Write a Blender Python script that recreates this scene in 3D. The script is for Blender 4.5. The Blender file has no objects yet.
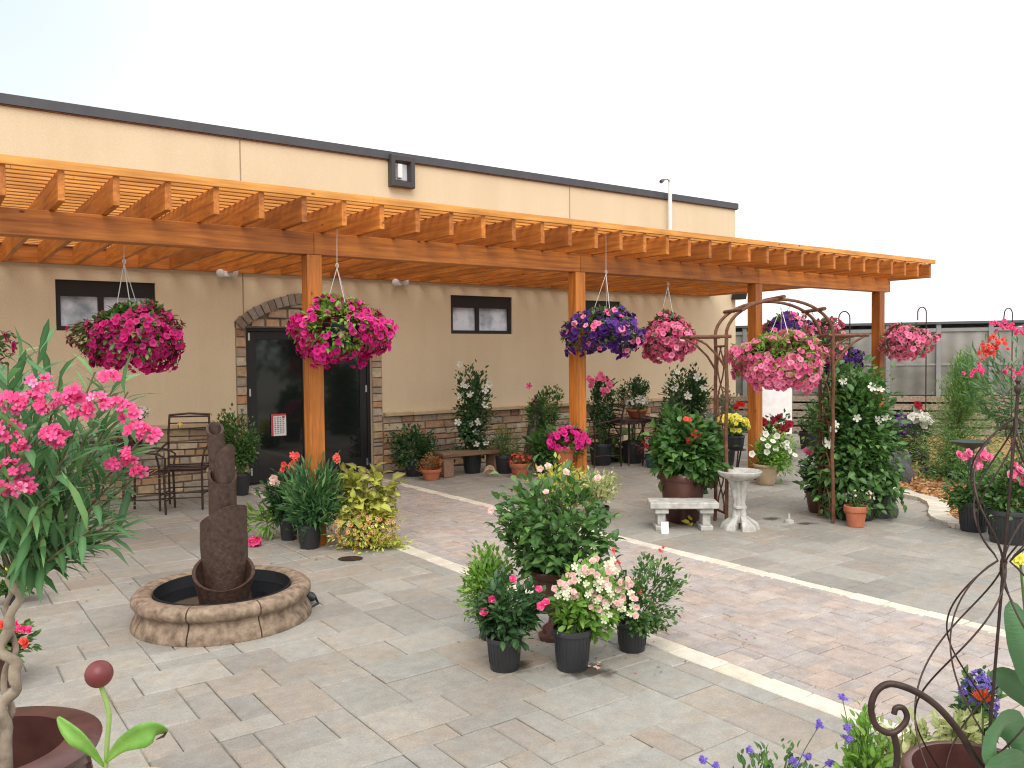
import bpy, math, random
import numpy as np
from mathutils import Vector, Matrix

# ------------------------------------------------------------------ camera model
F_PX, EYE = 836.1, 1.7
YAW, PIT, ROL = math.radians(35.816), math.radians(-1.906), math.radians(-0.627)
a3 = lambda *v: np.array(v, float)
Fh = a3(math.sin(YAW), math.cos(YAW), 0); Rh = a3(math.cos(YAW), -math.sin(YAW), 0); Zh = a3(0, 0, 1)
FW = math.cos(PIT) * Fh + math.sin(PIT) * Zh
U0 = -math.sin(PIT) * Fh + math.cos(PIT) * Zh
RT = math.cos(ROL) * Rh + math.sin(ROL) * U0
UP = -math.sin(ROL) * Rh + math.cos(ROL) * U0
CAM = a3(0, 0, EYE)

def ray(px, py): return FW + RT * (px - 512) / F_PX + UP * (384 - py) / F_PX
def G(px, py, z=0.0):
    r = ray(px, py); return CAM + r * ((z - EYE) / r[2])
def V(px, py, Y):
    r = ray(px, py); return CAM + r * (Y / r[1])
def D(px, py, d): return CAM + ray(px, py) * d
def depth(p): return float(np.dot(np.asarray(p) - CAM, FW))

scene = bpy.context.scene
COL = scene.collection
rng = np.random.default_rng(7)
random.seed(7)

# ------------------------------------------------------------------ meshes
class M:
    def __init__(s): s.v = []; s.f = []; s.t = []; s.n = 0
    def add(s, v, f, t=None):
        v = np.asarray(v, float).reshape(-1, 3)
        if t is None: t = np.zeros(len(v))
        s.v.append(v); s.t.append(np.asarray(t, float))
        byn = {}
        for q in f: byn.setdefault(len(q), []).append(q)
        for k, q in byn.items(): s.f.append(np.asarray(q, np.int64) + s.n)
        s.n += len(v); return s
    def box(s, lo, hi):
        (x0, y0, z0), (x1, y1, z1) = lo, hi
        v = [(x0,y0,z0),(x1,y0,z0),(x1,y1,z0),(x0,y1,z0),(x0,y0,z1),(x1,y0,z1),(x1,y1,z1),(x0,y1,z1)]
        return s.add(v, [(0,3,2,1),(4,5,6,7),(0,1,5,4),(1,2,6,5),(2,3,7,6),(3,0,4,7)])
    def obox(s, c, ax, ay, az):            # oriented box, half vectors
        c = np.asarray(c, float)
        v = [c + sx*ax + sy*ay + sz*az for sz in (-1,1) for (sx, sy) in ((-1,-1),(1,-1),(1,1),(-1,1))]
        return s.add(v, [(0,3,2,1),(4,5,6,7),(0,1,5,4),(1,2,6,5),(2,3,7,6),(3,0,4,7)])
    def tube(s, pts, r, n=6, cap=True):
        pts = np.asarray(pts, float); k = len(pts)
        r = np.full(k, r) if np.isscalar(r) else np.asarray(r, float)
        T = np.gradient(pts, axis=0); T /= np.linalg.norm(T, axis=1)[:, None] + 1e-12
        ref = a3(0, 0, 1) if abs(T[0][2]) < .9 else a3(1, 0, 0)
        N = np.cross(T[0], ref); N /= np.linalg.norm(N)
        vs = []
        for i in range(k):
            N = N - T[i]*np.dot(N, T[i]); N /= np.linalg.norm(N) + 1e-12
            B = np.cross(T[i], N)
            for j in range(n):
                a = 2*math.pi*j/n; vs.append(pts[i] + r[i]*(math.cos(a)*N + math.sin(a)*B))
        f = [(i*n+j, i*n+(j+1)%n, (i+1)*n+(j+1)%n, (i+1)*n+j) for i in range(k-1) for j in range(n)]
        if cap and n >= 3: f += [tuple(range(n))[::-1], tuple((k-1)*n+j for j in range(n))]
        return s.add(vs, f)
    def lathe(s, prof, c, n=40, a0=0, a1=2*math.pi, wob=0, sq=0):
        c = np.asarray(c, float); full = abs(a1-a0-2*math.pi) < 1e-6; k = len(prof)
        m = n if full else n+1; vs = []
        for j in range(m):
            a = a0 + (a1-a0)*j/n; w = 1 + wob*math.sin(3*a+1)
            if sq:
                ca, sa = abs(math.cos(a)), abs(math.sin(a)); w *= (ca**sq + sa**sq)**(-1/sq)
            for (r, z) in prof: vs.append(c + a3(r*w*math.cos(a), r*w*math.sin(a), z))
        f = []
        for j in range(n):
            j2 = (j+1) % m
            for i in range(k-1): f.append((j*k+i, j2*k+i, j2*k+i+1, j*k+i+1))
        if not full: f += [tuple(range(k)), tuple(n*k+i for i in range(k))[::-1]]
        return s.add(vs, f)
    def disc(s, c, r, n=24, z=0):
        return s.add([np.asarray(c)+a3(r*math.cos(2*math.pi*j/n), r*math.sin(2*math.pi*j/n), z) for j in range(n)], [tuple(range(n))])
    def inst(s, tm, P, Y, Z, S, W=None, zfirst=False):
        tv, tf, tt = tm; P = np.asarray(P, float); N = len(P)
        if N == 0: return s
        nz = lambda A: A/(np.linalg.norm(A, axis=1)[:, None]+1e-9)
        Y = nz(np.asarray(Y, float)); Z = nz(np.asarray(Z, float))
        X = nz(np.cross(Y, Z))
        if zfirst: Y = np.cross(Z, X)
        else: Z = np.cross(X, Y)
        S = np.broadcast_to(S, N).astype(float); W = S if W is None else np.broadcast_to(W, N)*S
        v = (P[:, None] + tv[None, :, 0, None]*X[:, None]*W[:, None, None] + tv[None, :, 1, None]*Y[:, None]*S[:, None, None]
             + tv[None, :, 2, None]*Z[:, None]*S[:, None, None]).reshape(-1, 3)
        off = (np.arange(N)*len(tv))[:, None, None] + s.n
        byn = {}
        for q in tf: byn.setdefault(len(q), []).append(q)
        for k, q in byn.items(): s.f.append((np.asarray(q)[None] + off).reshape(-1, k))
        s.v.append(v); s.t.append(np.tile(tt, N)); s.n += len(v); return s
    def build(s, name, mat, parent=None, smooth=False, loc=None, sharp=40, bev=0):
        me = bpy.data.meshes.new(name)
        v = np.concatenate(s.v); base = np.asarray(parent['_loc'] if parent is not None else (loc if loc is not None else (0, 0, 0)), float)
        v = v - base
        me.vertices.add(len(v)); me.vertices.foreach_set('co', v.ravel())
        li = np.concatenate([f.ravel() for f in s.f]); ln = np.concatenate([np.full(len(f), f.shape[1]) for f in s.f])
        me.loops.add(len(li)); me.loops.foreach_set('vertex_index', li)
        me.polygons.add(len(ln)); st = np.concatenate([[0], np.cumsum(ln)[:-1]])
        me.polygons.foreach_set('loop_start', st); me.polygons.foreach_set('loop_total', ln)
        at = me.attributes.new('tone', 'FLOAT', 'POINT'); at.data.foreach_set('value', np.concatenate(s.t))
        me.polygons.foreach_set('use_smooth', np.full(len(ln), bool(smooth)))
        me.update(calc_edges=True); me.validate()
        if smooth:
            me.polygons.foreach_set('use_smooth', np.ones(len(ln), bool))
            if sharp: me.set_sharp_from_angle(angle=math.radians(sharp))
        me.materials.append(mat)
        o = bpy.data.objects.new(name, me); COL.objects.link(o)
        if parent is not None:
            o.parent = parent
        else: o.location = base
        o['_loc'] = list(base)
        if bev:
            b = o.modifiers.new('Bevel', 'BEVEL'); b.width = bev; b.segments = 2; b.limit_method = 'ANGLE'
        return o

def thing(name, label, cat, loc, group=None):
    o = bpy.data.objects.new(name, None); COL.objects.link(o); o.location = loc; o['_loc'] = [float(x) for x in loc]
    o.empty_display_size = .1
    return tag(o, label, cat, group)
def tag(o, label, cat, group=None):
    o['label'] = label; o['category'] = cat
    if group: o['group'] = group
    return o
def struct(o): o['kind'] = 'structure'; return o

def leaf_t(w, fold=.12, curl=.2):
    v = a3((0,0,0), (-w*.8,.28,fold*w*2), (0,.28,0), (w*.8,.28,fold*w*2), (-w*.85,.62,fold*w*2-curl*.35), (0,.62,-curl*.3), (w*.85,.62,fold*w*2-curl*.35), (0,1,-curl))
    return (v, [(0,2,1),(0,3,2),(1,2,5,4),(2,3,6,5),(4,5,7),(5,6,7)], np.array([.6,.2,1,.2,.1,.9,.1,.4]))
def leaf2_t(w, fold=.2):
    return (a3((0,0,0), (-w,.5,fold*w), (0,1,-.1), (w,.5,fold*w)), [(0,2,1),(0,3,2)], np.array([.7,.2,.5,.2]))
LEAF = leaf_t(.27); LEAFN = leaf_t(.11, .1, .25); LEAFW = leaf_t(.4, .2, .3); LEAFM = leaf_t(.34, .2, .3)
LF2 = leaf2_t(.27); LF2N = leaf2_t(.10); LF2W = leaf2_t(.4)
def flower_t(p=5, depthc=-.25, inner=.72, notch=.82):
    v = [(0,0,depthc)]; t = [0.]
    n = p*2
    for j in range(n):
        a = 2*math.pi*j/n; v.append((.3*math.cos(a), .3*math.sin(a), -.05)); t.append(.35)
    for j in range(n):
        a = 2*math.pi*j/n; r = 1 if j % 2 == 0 else notch
        v.append((r*math.cos(a), r*math.sin(a), (.06 if j % 2 == 0 else -.04))); t.append(1.)
    f = [(0, 1+j, 1+(j+1)%n) for j in range(n)] + [(1+j, 1+n+j, 1+n+(j+1)%n, 1+(j+1)%n) for j in range(n)]
    return (a3(*v), f, np.array(t))
def petal5_t(p=5, dip=-.2, notch=.42):
    v = [(0, 0, dip)]; t = [0.]; K = 4; n = p*K
    prof = (notch, .92, 1.04, .92); zz = (-.06, .02, .08, .02)
    for j in range(n):
        a = 2*math.pi*j/n; v.append((.33*math.cos(a), .33*math.sin(a), -.06)); t.append(.4)
    for j in range(n):
        a = 2*math.pi*(j + (.0, .18, 0, -.18)[j % K])/n - (.12 if j % K == 1 else (-.12 if j % K == 3 else 0)); r = prof[j % K]
        v.append((r*math.cos(a), r*math.sin(a), zz[j % K])); t.append(1. if j % K else .6)
    f = [(0, 1+j, 1+(j+1)%n) for j in range(n)] + [(1+j, 1+n+j, 1+n+(j+1)%n, 1+(j+1)%n) for j in range(n)]
    return (a3(*v), f, np.array(t))
PETU = flower_t(5, -.3, notch=.84); STAR = petal5_t(); DAISY = flower_t(7, .05, notch=.55)
def rose_t():
    v = []; f = []; t = []
    for ring, (r, z, n, til) in enumerate(((1, 0, 5, .25), (.7, .18, 5, .5), (.4, .34, 4, .5))):
        for j in range(n):
            a = 2*math.pi*j/n + ring*.6; b = len(v); da = .62
            v += [(0, 0, z*.5-.1), (r*.9*math.cos(a-da), r*.9*math.sin(a-da), z+til*r*.5), (r*1.08*math.cos(a), r*1.08*math.sin(a), z+til*r), (r*.9*math.cos(a+da), r*.9*math.sin(a+da), z+til*r*.5)]
            f += [(b, b+1, b+2), (b, b+2, b+3)]; t += [.0+.1*ring, .8, 1, .8]
    return (a3(*v), f, np.array(t))
ROSE = rose_t()

# ------------------------------------------------------------------ materials
def nmat(name):
    m = bpy.data.materials.new(name); m.use_nodes = True; nt = m.node_tree
    return m, nt, nt.nodes['Principled BSDF'], nt.nodes, nt.links
def ramp(N, stops):
    r = N.new('ShaderNodeValToRGB'); e = r.color_ramp.elements
    while len(e) < len(stops): e.new(.5)
    for i, (p, c) in enumerate(stops): e[i].position = p; e[i].color = (*c, 1)
    return r
def noise(N, L, vec, scale, det=4, rough=.55, mapping=None):
    n = N.new('ShaderNodeTexNoise'); n.inputs['Scale'].default_value = scale; n.inputs['Detail'].default_value = det; n.inputs['Roughness'].default_value = rough
    if mapping:
        mp = N.new('ShaderNodeMapping'); mp.inputs['Scale'].default_value = mapping; L.new(vec, mp.inputs[0]); vec = mp.outputs[0]
    L.new(vec, n.inputs['Vector']); return n
def mix(N, L, f, a, b, mode='MIX'):
    m = N.new('ShaderNodeMix'); m.data_type = 'RGBA'; m.blend_type = mode
    for sock, val in ((m.inputs[0], f), (m.inputs[6], a), (m.inputs[7], b)):
        if hasattr(val, 'is_linked') or hasattr(val, 'links'): L.new(val, sock)
        elif isinstance(val, tuple): sock.default_value = (*val, 1)
        else: sock.default_value = val
    return m.outputs[2]
def bump(N, L, h, p, strength=.3, dist=.01):
    b = N.new('ShaderNodeBump'); b.inputs['Strength'].default_value = strength; b.inputs['Distance'].default_value = dist
    L.new(h, b.inputs['Height']); L.new(b.outputs[0], p.inputs['Normal'])
def geo(N): return N.new('ShaderNodeNewGeometry')

def mat_noise(name, c1, c2, scale=8, rough=.7, bstr=.3, bscale=60, metal=0, dist=.005, c3=None, spec=.5, bigmix=True):
    m, nt, P, N, L = nmat(name); tc = N.new('ShaderNodeTexCoord').outputs['Object']
    n = noise(N, L, tc, scale, 6); st = [(.3, c1), (.7, c2)] + ([(.8, c3)] if c3 else [])
    r = ramp(N, st); L.new(n.outputs[0], r.inputs[0]); L.new(r.outputs[0], P.inputs['Base Color'])
    P.inputs['Roughness'].default_value = rough; P.inputs['Metallic'].default_value = metal
    P.inputs['Specular IOR Level'].default_value = spec
    b = noise(N, L, tc, bscale, 5); bump(N, L, b.outputs[0], P, bstr, dist)
    return m
def mat_leaf(name, dark, light, young=None, rough=.42, trans=.28, split=0):
    m, nt, P, N, L = nmat(name); g = geo(N)
    st = [(0, dark), (.75, light)] + ([(1, young)] if young else [])
    if split: st = [(0, dark), (split, dark), (split+.06, light), (1, young)]
    r = ramp(N, st); L.new(g.outputs['Random Per Island'], r.inputs[0])
    at = N.new('ShaderNodeAttribute'); at.attribute_name = 'tone'
    rib = N.new('ShaderNodeMath'); rib.operation = 'MULTIPLY'; rib.inputs[1].default_value = .45; L.new(at.outputs['Fac'], rib.inputs[0])
    col = mix(N, L, rib.outputs[0], r.outputs[0], tuple(min(1, c*1.9+.02) for c in light))
    L.new(col, P.inputs['Base Color']); P.inputs['Roughness'].default_value = rough
    tr = N.new('ShaderNodeBsdfTranslucent'); L.new(mix(N, L, .5, col, tuple(min(1, c*2.2) for c in light)), tr.inputs[0])
    ms = N.new('ShaderNodeMixShader'); ms.inputs[0].default_value = trans
    L.new(P.outputs[0], ms.inputs[1]); L.new(tr.outputs[0], ms.inputs[2]); L.new(ms.outputs[0], nt.nodes['Material Output'].inputs[0])
    return m
def mat_petal(name, cols, throat, trans=.25, tpos=.45, rough=.6):
    m, nt, P, N, L = nmat(name); g = geo(N)
    r = ramp(N, [(i/max(1, len(cols)-1), c) for i, c in enumerate(cols)]); L.new(g.outputs['Random Per Island'], r.inputs[0])
    at = N.new('ShaderNodeAttribute'); at.attribute_name = 'tone'
    mr = N.new('ShaderNodeMapRange'); mr.inputs[1].default_value = .05; mr.inputs[2].default_value = tpos+.25; L.new(at.outputs['Fac'], mr.inputs[0])
    col = mix(N, L, mr.outputs[0], throat, r.outputs[0]); L.new(col, P.inputs['Base Color']); P.inputs['Roughness'].default_value = rough
    tr = N.new('ShaderNodeBsdfTranslucent'); L.new(col, tr.inputs[0])
    ms = N.new('ShaderNodeMixShader'); ms.inputs[0].default_value = trans
    L.new(P.outputs[0], ms.inputs[1]); L.new(tr.outputs[0], ms.inputs[2]); L.new(ms.outputs[0], nt.nodes['Material Output'].inputs[0])
    return m
def mat_wood(name, axis, c1=(.35,.098,.014), c2=(.66,.235,.034), rough=.55):
    m, nt, P, N, L = nmat(name); tc = N.new('ShaderNodeTexCoord').outputs['Object']
    info = N.new('ShaderNodeObjectInfo'); add = N.new('ShaderNodeVectorMath'); add.operation = 'ADD'
    sc = N.new('ShaderNodeVectorMath'); sc.operation = 'SCALE'; sc.inputs[3].default_value = 7; L.new(info.outputs['Location'], sc.inputs[0])
    L.new(tc, add.inputs[0]); L.new(sc.outputs[0], add.inputs[1]); v = add.outputs[0]
    s = [14, 14, 14]; s[axis] = .9
    n = noise(N, L, v, 2.2, 7, .62, tuple(s)); r = ramp(N, [(.3, c1), (.62, c2)]); L.new(n.outputs[0], r.inputs[0])
    big = noise(N, L, v, 1.3, 3); k = N.new('ShaderNodeTexVoronoi'); k.inputs['Scale'].default_value = 3.4
    mp = N.new('ShaderNodeMapping'); ss = [1.6, 1.6, 1.6]; ss[axis] = .8; mp.inputs['Scale'].default_value = ss; L.new(v, mp.inputs[0]); L.new(mp.outputs[0], k.inputs['Vector'])
    kr = ramp(N, [(.03, (.22,.16,.12)), (.075, (1,1,1))]); L.new(k.outputs['Distance'], kr.inputs[0])
    col = mix(N, L, 1., r.outputs[0], kr.outputs[0], 'MULTIPLY')
    br = ramp(N, [(.3, (.74,.70,.66)), (.7, (1.12,1.12,1.12))]); L.new(big.outputs[0], br.inputs[0])
    col = mix(N, L, 1., col, br.outputs[0], 'MULTIPLY')
    rr = ramp(N, [(0, (.72,.68,.66)), (1, (1.15,1.15,1.15))]); L.new(info.outputs['Random'], rr.inputs[0])
    col = mix(N, L, 1., col, rr.outputs[0], 'MULTIPLY')
    L.new(col, P.inputs['Base Color']); P.inputs['Roughness'].default_value = rough; bump(N, L, n.outputs[0], P, .25, .004)
    return m
def mat_stones(name, cols, nscale=9, rough=.8, bstr=.4, var=.35, blotch=None, bscale=35):
    m, nt, P, N, L = nmat(name); g = geo(N); tc = N.new('ShaderNodeTexCoord').outputs['Object']
    r = ramp(N, [(i/(len(cols)-1), c) for i, c in enumerate(cols)]); r.color_ramp.interpolation = 'LINEAR'
    L.new(g.outputs['Random Per Island'], r.inputs[0])
    n = noise(N, L, tc, nscale, 8, .65); nr = ramp(N, [(.25, (1-var,)*3), (.75, (1+var*.6,)*3)]); L.new(n.outputs[0], nr.inputs[0])
    col = mix(N, L, 1., r.outputs[0], nr.outputs[0], 'MULTIPLY')
    sp = noise(N, L, tc, 95, 3, .7); spr = ramp(N, [(.3, (.84,.84,.84)), (.7, (1.14,1.14,1.14))]); L.new(sp.outputs[0], spr.inputs[0]); col = mix(N, L, 1., col, spr.outputs[0], 'MULTIPLY')
    n3 = noise(N, L, tc, nscale*.45, 5, .6); tint = ramp(N, [(.45, (1,1,1)), (.7, (1.05,.97,.89))]); L.new(n3.outputs[0], tint.inputs[0])
    col = mix(N, L, 1., col, tint.outputs[0], 'MULTIPLY')
    if blotch:
        n2 = noise(N, L, tc, blotch, 5, .6); sr = ramp(N, [(.3, (.84,.83,.82)), (.6, (1.04,1.04,1.04))]); L.new(n2.outputs[0], sr.inputs[0])
        col = mix(N, L, 1., col, sr.outputs[0], 'MULTIPLY')
    L.new(col, P.inputs['Base Color']); P.inputs['Roughness'].default_value = rough
    b = noise(N, L, tc, bscale, 7, .7); bump(N, L, b.outputs[0], P, bstr, .006)
    return m
def flat(name, c, rough=.6, metal=0, spec=.5):
    return mat_noise(name, tuple(x*.88 for x in c), tuple(min(1, x*1.08) for x in c), 6, rough, .08, 50, metal, .002, spec=spec)

WX, WY, WZ = mat_wood('wood_x', 0), mat_wood('wood_y', 1), mat_wood('wood_z', 2)
WSL = mat_wood('wood_slat', 0, (.60,.23,.04), (.90,.44,.095))
def mk_stucco():
    m, nt, P, N, L = nmat('stucco'); tc = N.new('ShaderNodeTexCoord').outputs['Object']
    a = noise(N, L, tc, .7, 4); r = ramp(N, [(.3, (.69,.56,.385)), (.7, (.75,.62,.435))]); L.new(a.outputs[0], r.inputs[0])
    f = noise(N, L, tc, 55, 4, .75); fr = ramp(N, [(.3, (.91,.91,.90)), (.7, (1.06,1.06,1.06))]); L.new(f.outputs[0], fr.inputs[0])
    v = noise(N, L, tc, 1.8, 5, .65, (1.6, 1.6, .12)); vr = ramp(N, [(.3, (.96,.955,.94)), (.6, (1.01,1.01,1.01))]); L.new(v.outputs[0], vr.inputs[0])
    col = mix(N, L, 1., mix(N, L, 1., r.outputs[0], fr.outputs[0], 'MULTIPLY'), vr.outputs[0], 'MULTIPLY')
    L.new(col, P.inputs['Base Color']); P.inputs['Roughness'].default_value = .95; P.inputs['Specular IOR Level'].default_value = .2
    b = noise(N, L, tc, 110, 5, .7); bump(N, L, b.outputs[0], P, .6, .008); return m
STUCCO = mk_stucco()
JOINT = flat('stucco_joint', (.36,.27,.17), .9)
CAPM = flat('cap_metal', (.075,.075,.085), .5, .2)
STONE = mat_stones('ledge_stone', [(.44,.31,.17), (.57,.45,.29), (.27,.15,.10), (.62,.52,.36), (.36,.32,.26), (.50,.28,.14), (.53,.46,.36), (.34,.2,.13)], 14, .85, .6, .35)
MORTAR = flat('mortar', (.24,.19,.14), .95)
LEDGE = mat_stones('ledge_cap', [(.5,.38,.24), (.58,.46,.3)], 8, .85, .4, .2)
ARCHM = mat_stones('arch_stone', [(.25,.21,.17), (.36,.31,.25), (.2,.14,.11), (.31,.28,.25)], 14, .85, .5, .3)
PAVE = mat_stones('patio_stone', [(.31,.295,.26), (.36,.34,.30), (.305,.305,.28), (.335,.295,.25), (.28,.27,.245), (.385,.37,.33), (.315,.31,.285), (.35,.31,.26)], 13, .75, .5, .2, 1.1, 30)
BRICKP = mat_stones('path_brick', [(.415,.35,.32), (.46,.38,.33), (.375,.345,.33), (.43,.385,.355), (.395,.36,.35), (.48,.415,.36)], 9, .85, .5, .3, .7, 40)
CREAM = mat_stones('border_stone', [(.66,.62,.52), (.73,.69,.60), (.62,.57,.47), (.70,.66,.58)], 8, .85, .4, .2, .9)
SANDJ = mat_noise('joint_sand', (.20,.185,.165), (.32,.30,.26), 12, .95)
GRND = mat_noise('ground_gravel', (.2,.19,.15), (.33,.31,.26), .8, .95, .5, 25)
BLK = flat('nursery_black', (.028,.03,.034), .42)
TERRA = mat_noise('terracotta', (.42,.125,.06), (.55,.19,.095), 9, .75, .2, 60)
BROWNG = mat_noise('brown_glaze', (.06,.022,.018), (.125,.05,.036), 5, .32, .15, 20)
URNB = mat_noise('urn_brown', (.06,.022,.02), (.13,.055,.045), 9, .3, .3, 30)
TEAL = flat('teal_glaze', (.02,.09,.1), .3)
BEIGEP = mat_noise('beige_clay', (.42,.30,.19), (.55,.42,.28), 8, .8)
SOIL = mat_noise('soil', (.03,.018,.011), (.075,.045,.028), 40, .95, .8, 90, dist=.01)
CONC = mat_noise('cast_concrete', (.33,.32,.29), (.58,.57,.53), 14, .88, .6, 45, c3=(.68,.67,.63))
RUST = mat_noise('rusty_iron', (.10,.04,.022), (.22,.095,.05), 18, .7, .5, 60, .25)
IRON = mat_noise('dark_iron', (.035,.022,.02), (.085,.05,.042), 14, .5, .4, 60, .5)
STEMM = mat_noise('stem_bark', (.10,.075,.04), (.2,.17,.09), 20, .8)
STEMG = mat_noise('stem_green', (.07,.12,.03), (.14,.2,.06), 20, .6)
BARK = mat_noise('pale_bark', (.2,.15,.10), (.42,.36,.28), 16, .85, .7, 45)
BASIN = mat_noise('basin_stone', (.12,.075,.05), (.36,.27,.19), 18, .75, .7, 60, c3=(.50,.42,.33))
TUBEM = mat_noise('fountain_tube', (.028,.014,.010), (.078,.042,.028), 34, .5, .7, 70, dist=.004, c3=(.19,.115,.075))
WATER = flat('dark_water', (.006,.008,.010), .06, 0, .6)
BLACKM = flat('door_black', (.012,.012,.013), .4)
WHITE = flat('white_paint', (.8,.8,.8), .5)
CHROME = flat('pull_metal', (.6,.6,.58), .3, .8)
REDP = flat('poster_red', (.6,.05,.08), .5)
INKM = flat('poster_ink', (.12,.1,.1), .6)
MULCH = mat_noise('mulch', (.30,.14,.05), (.62,.36,.16), 45, .95, 1., 80, dist=.02, c3=(.72,.5,.28))
ROCK = mat_noise('dark_rock', (.04,.042,.048), (.13,.13,.135), 5, .85, .9, 18, dist=.03)
GSTEEL = flat('galvanised', (.27,.285,.29), .5, .3)
GDARK = flat('dark_rail', (.09,.10,.11), .5)
OLDWOOD = mat_wood('old_wood', 0, (.16,.13,.10), (.36,.30,.235), .85)
WIRE = flat('white_wire', (.6,.6,.58), .4, .3)

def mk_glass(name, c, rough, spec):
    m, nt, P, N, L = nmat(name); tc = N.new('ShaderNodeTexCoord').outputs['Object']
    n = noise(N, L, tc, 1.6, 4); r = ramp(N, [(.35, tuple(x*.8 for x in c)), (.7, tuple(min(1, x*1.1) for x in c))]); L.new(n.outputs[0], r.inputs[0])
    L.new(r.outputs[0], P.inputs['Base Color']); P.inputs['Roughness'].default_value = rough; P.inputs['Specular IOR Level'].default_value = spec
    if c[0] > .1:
        r.color_ramp.elements[0].color = (.20,.24,.29,1); r.color_ramp.elements[0].position = .36; r.color_ramp.elements[1].position = .56; n.inputs['Scale'].default_value = 2.6  # window panes: sky reflection painted into the colour as pale and dark patches
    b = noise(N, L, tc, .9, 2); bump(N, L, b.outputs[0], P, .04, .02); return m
GLASSD = mk_glass('door_glass', (.012,.016,.015), .05, .7)
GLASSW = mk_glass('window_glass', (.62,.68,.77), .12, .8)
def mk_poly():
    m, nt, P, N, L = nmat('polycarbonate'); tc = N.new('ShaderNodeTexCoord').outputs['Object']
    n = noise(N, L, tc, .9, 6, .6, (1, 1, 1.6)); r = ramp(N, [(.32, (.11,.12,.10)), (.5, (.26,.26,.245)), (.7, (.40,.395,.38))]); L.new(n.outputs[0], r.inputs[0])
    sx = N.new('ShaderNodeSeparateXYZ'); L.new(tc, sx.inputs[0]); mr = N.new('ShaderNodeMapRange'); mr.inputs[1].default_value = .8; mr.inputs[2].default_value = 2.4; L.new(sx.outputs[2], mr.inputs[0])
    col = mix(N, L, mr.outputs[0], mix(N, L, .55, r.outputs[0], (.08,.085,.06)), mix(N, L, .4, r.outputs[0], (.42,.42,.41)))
    wv = N.new('ShaderNodeTexWave'); wv.bands_direction = 'DIAGONAL'; wv.inputs['Scale'].default_value = 11; mpw = N.new('ShaderNodeMapping'); mpw.inputs['Scale'].default_value = (1, 1, 0); L.new(tc, mpw.inputs[0]); L.new(mpw.outputs[0], wv.inputs['Vector']); wr = ramp(N, [(0, (.82,.82,.82)), (1, (1.08,1.08,1.08))]); L.new(wv.outputs[0], wr.inputs[0]); col = mix(N, L, 1., col, wr.outputs[0], 'MULTIPLY')
    L.new(col, P.inputs['Base Color']); P.inputs['Roughness'].default_value = .4; P.inputs['Specular IOR Level'].default_value = .3
    return m
POLY = mk_poly()

# leaves
LG = mat_leaf('leaf_mid', (.018,.055,.014), (.07,.165,.035), (.19,.33,.08))
LD = mat_leaf('leaf_dark', (.010,.034,.012), (.038,.10,.03), (.10,.2,.06))
LB = mat_leaf('leaf_bright', (.06,.14,.02), (.17,.33,.05), (.32,.45,.09))
LO = mat_leaf('leaf_oleander', (.025,.075,.03), (.085,.2,.075), (.22,.38,.10))
LY = mat_leaf('leaf_lime', (.22,.28,.03), (.5,.55,.09), (.66,.66,.22))
LCO = mat_leaf('leaf_coleus', (.06,.022,.012), (.36,.40,.07), (.55,.52,.13), split=.45)
LBZ = mat_leaf('leaf_bronze', (.06,.02,.012), (.2,.07,.03), (.34,.15,.06))
LOR = mat_leaf('leaf_orange', (.12,.08,.02), (.34,.14,.04), (.5,.2,.07))
LCN = mat_leaf('leaf_conifer', (.06,.14,.045), (.17,.31,.08), (.3,.45,.15))
LVR = mat_leaf('leaf_variegated', (.12,.22,.05), (.5,.52,.24), (.75,.72,.45))
LGB = mat_leaf('leaf_grey', (.04,.08,.05), (.12,.2,.12), (.22,.3,.18))
# petals
PMAG = mat_petal('petal_magenta', [(.60,.0,.17), (.82,.01,.28), (.72,.005,.22), (.9,.05,.38)], (.22,0,.08))
PCRI = mat_petal('petal_crimson', [(.50,.0,.13), (.70,.006,.2), (.58,0,.15), (.8,.04,.3)], (.18,0,.05))
PPNK = mat_petal('petal_pink', [(.88,.15,.33), (.93,.27,.44), (.85,.10,.28), (.96,.42,.55)], (.6,.05,.2))
PPUR = mat_petal('petal_purple', [(.07,.01,.2), (.13,.02,.32), (.05,.005,.14), (.17,.05,.4)], (.03,0,.08))
PHOT = mat_petal('petal_hot', [(.86,.03,.2), (.93,.10,.34), (.78,.02,.15), (.95,.25,.48)], (.7,.02,.12))
POLE = mat_petal('petal_oleander', [(.86,.06,.27), (.93,.17,.42), (.80,.04,.2), (.95,.38,.58)], (.72,.03,.16))
PCRM = mat_petal('petal_cream', [(.84,.80,.62), (.88,.86,.74), (.80,.82,.55)], (.6,.66,.3))
PWHT = mat_petal('petal_white', [(.82,.82,.76), (.88,.88,.84)], (.62,.6,.25))
PRED = mat_petal('petal_red', [(.75,.02,.01), (.85,.06,.03)], (.4,.0,.02))
PCOR = mat_petal('petal_coral', [(.85,.07,.05), (.9,.16,.12)], (.6,.03,.05))
PBLU = mat_petal('petal_blush', [(.86,.55,.52), (.9,.72,.66), (.85,.4,.42), (.88,.82,.7)], (.85,.6,.4))
PLIL = mat_petal('petal_violet', [(.16,.12,.6), (.26,.2,.7), (.2,.1,.5)], (.1,.05,.3))
PYEL = mat_petal('petal_yellow', [(.85,.75,.05), (.9,.85,.2)], (.5,.45,.03))
PORC = mat_petal('petal_peach', [(.85,.42,.12), (.88,.66,.3), (.8,.3,.1)], (.12,.03,.02))
PDRK = mat_petal('petal_dark_red', [(.35,.01,.03), (.5,.02,.05)], (.15,0,.02))

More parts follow.
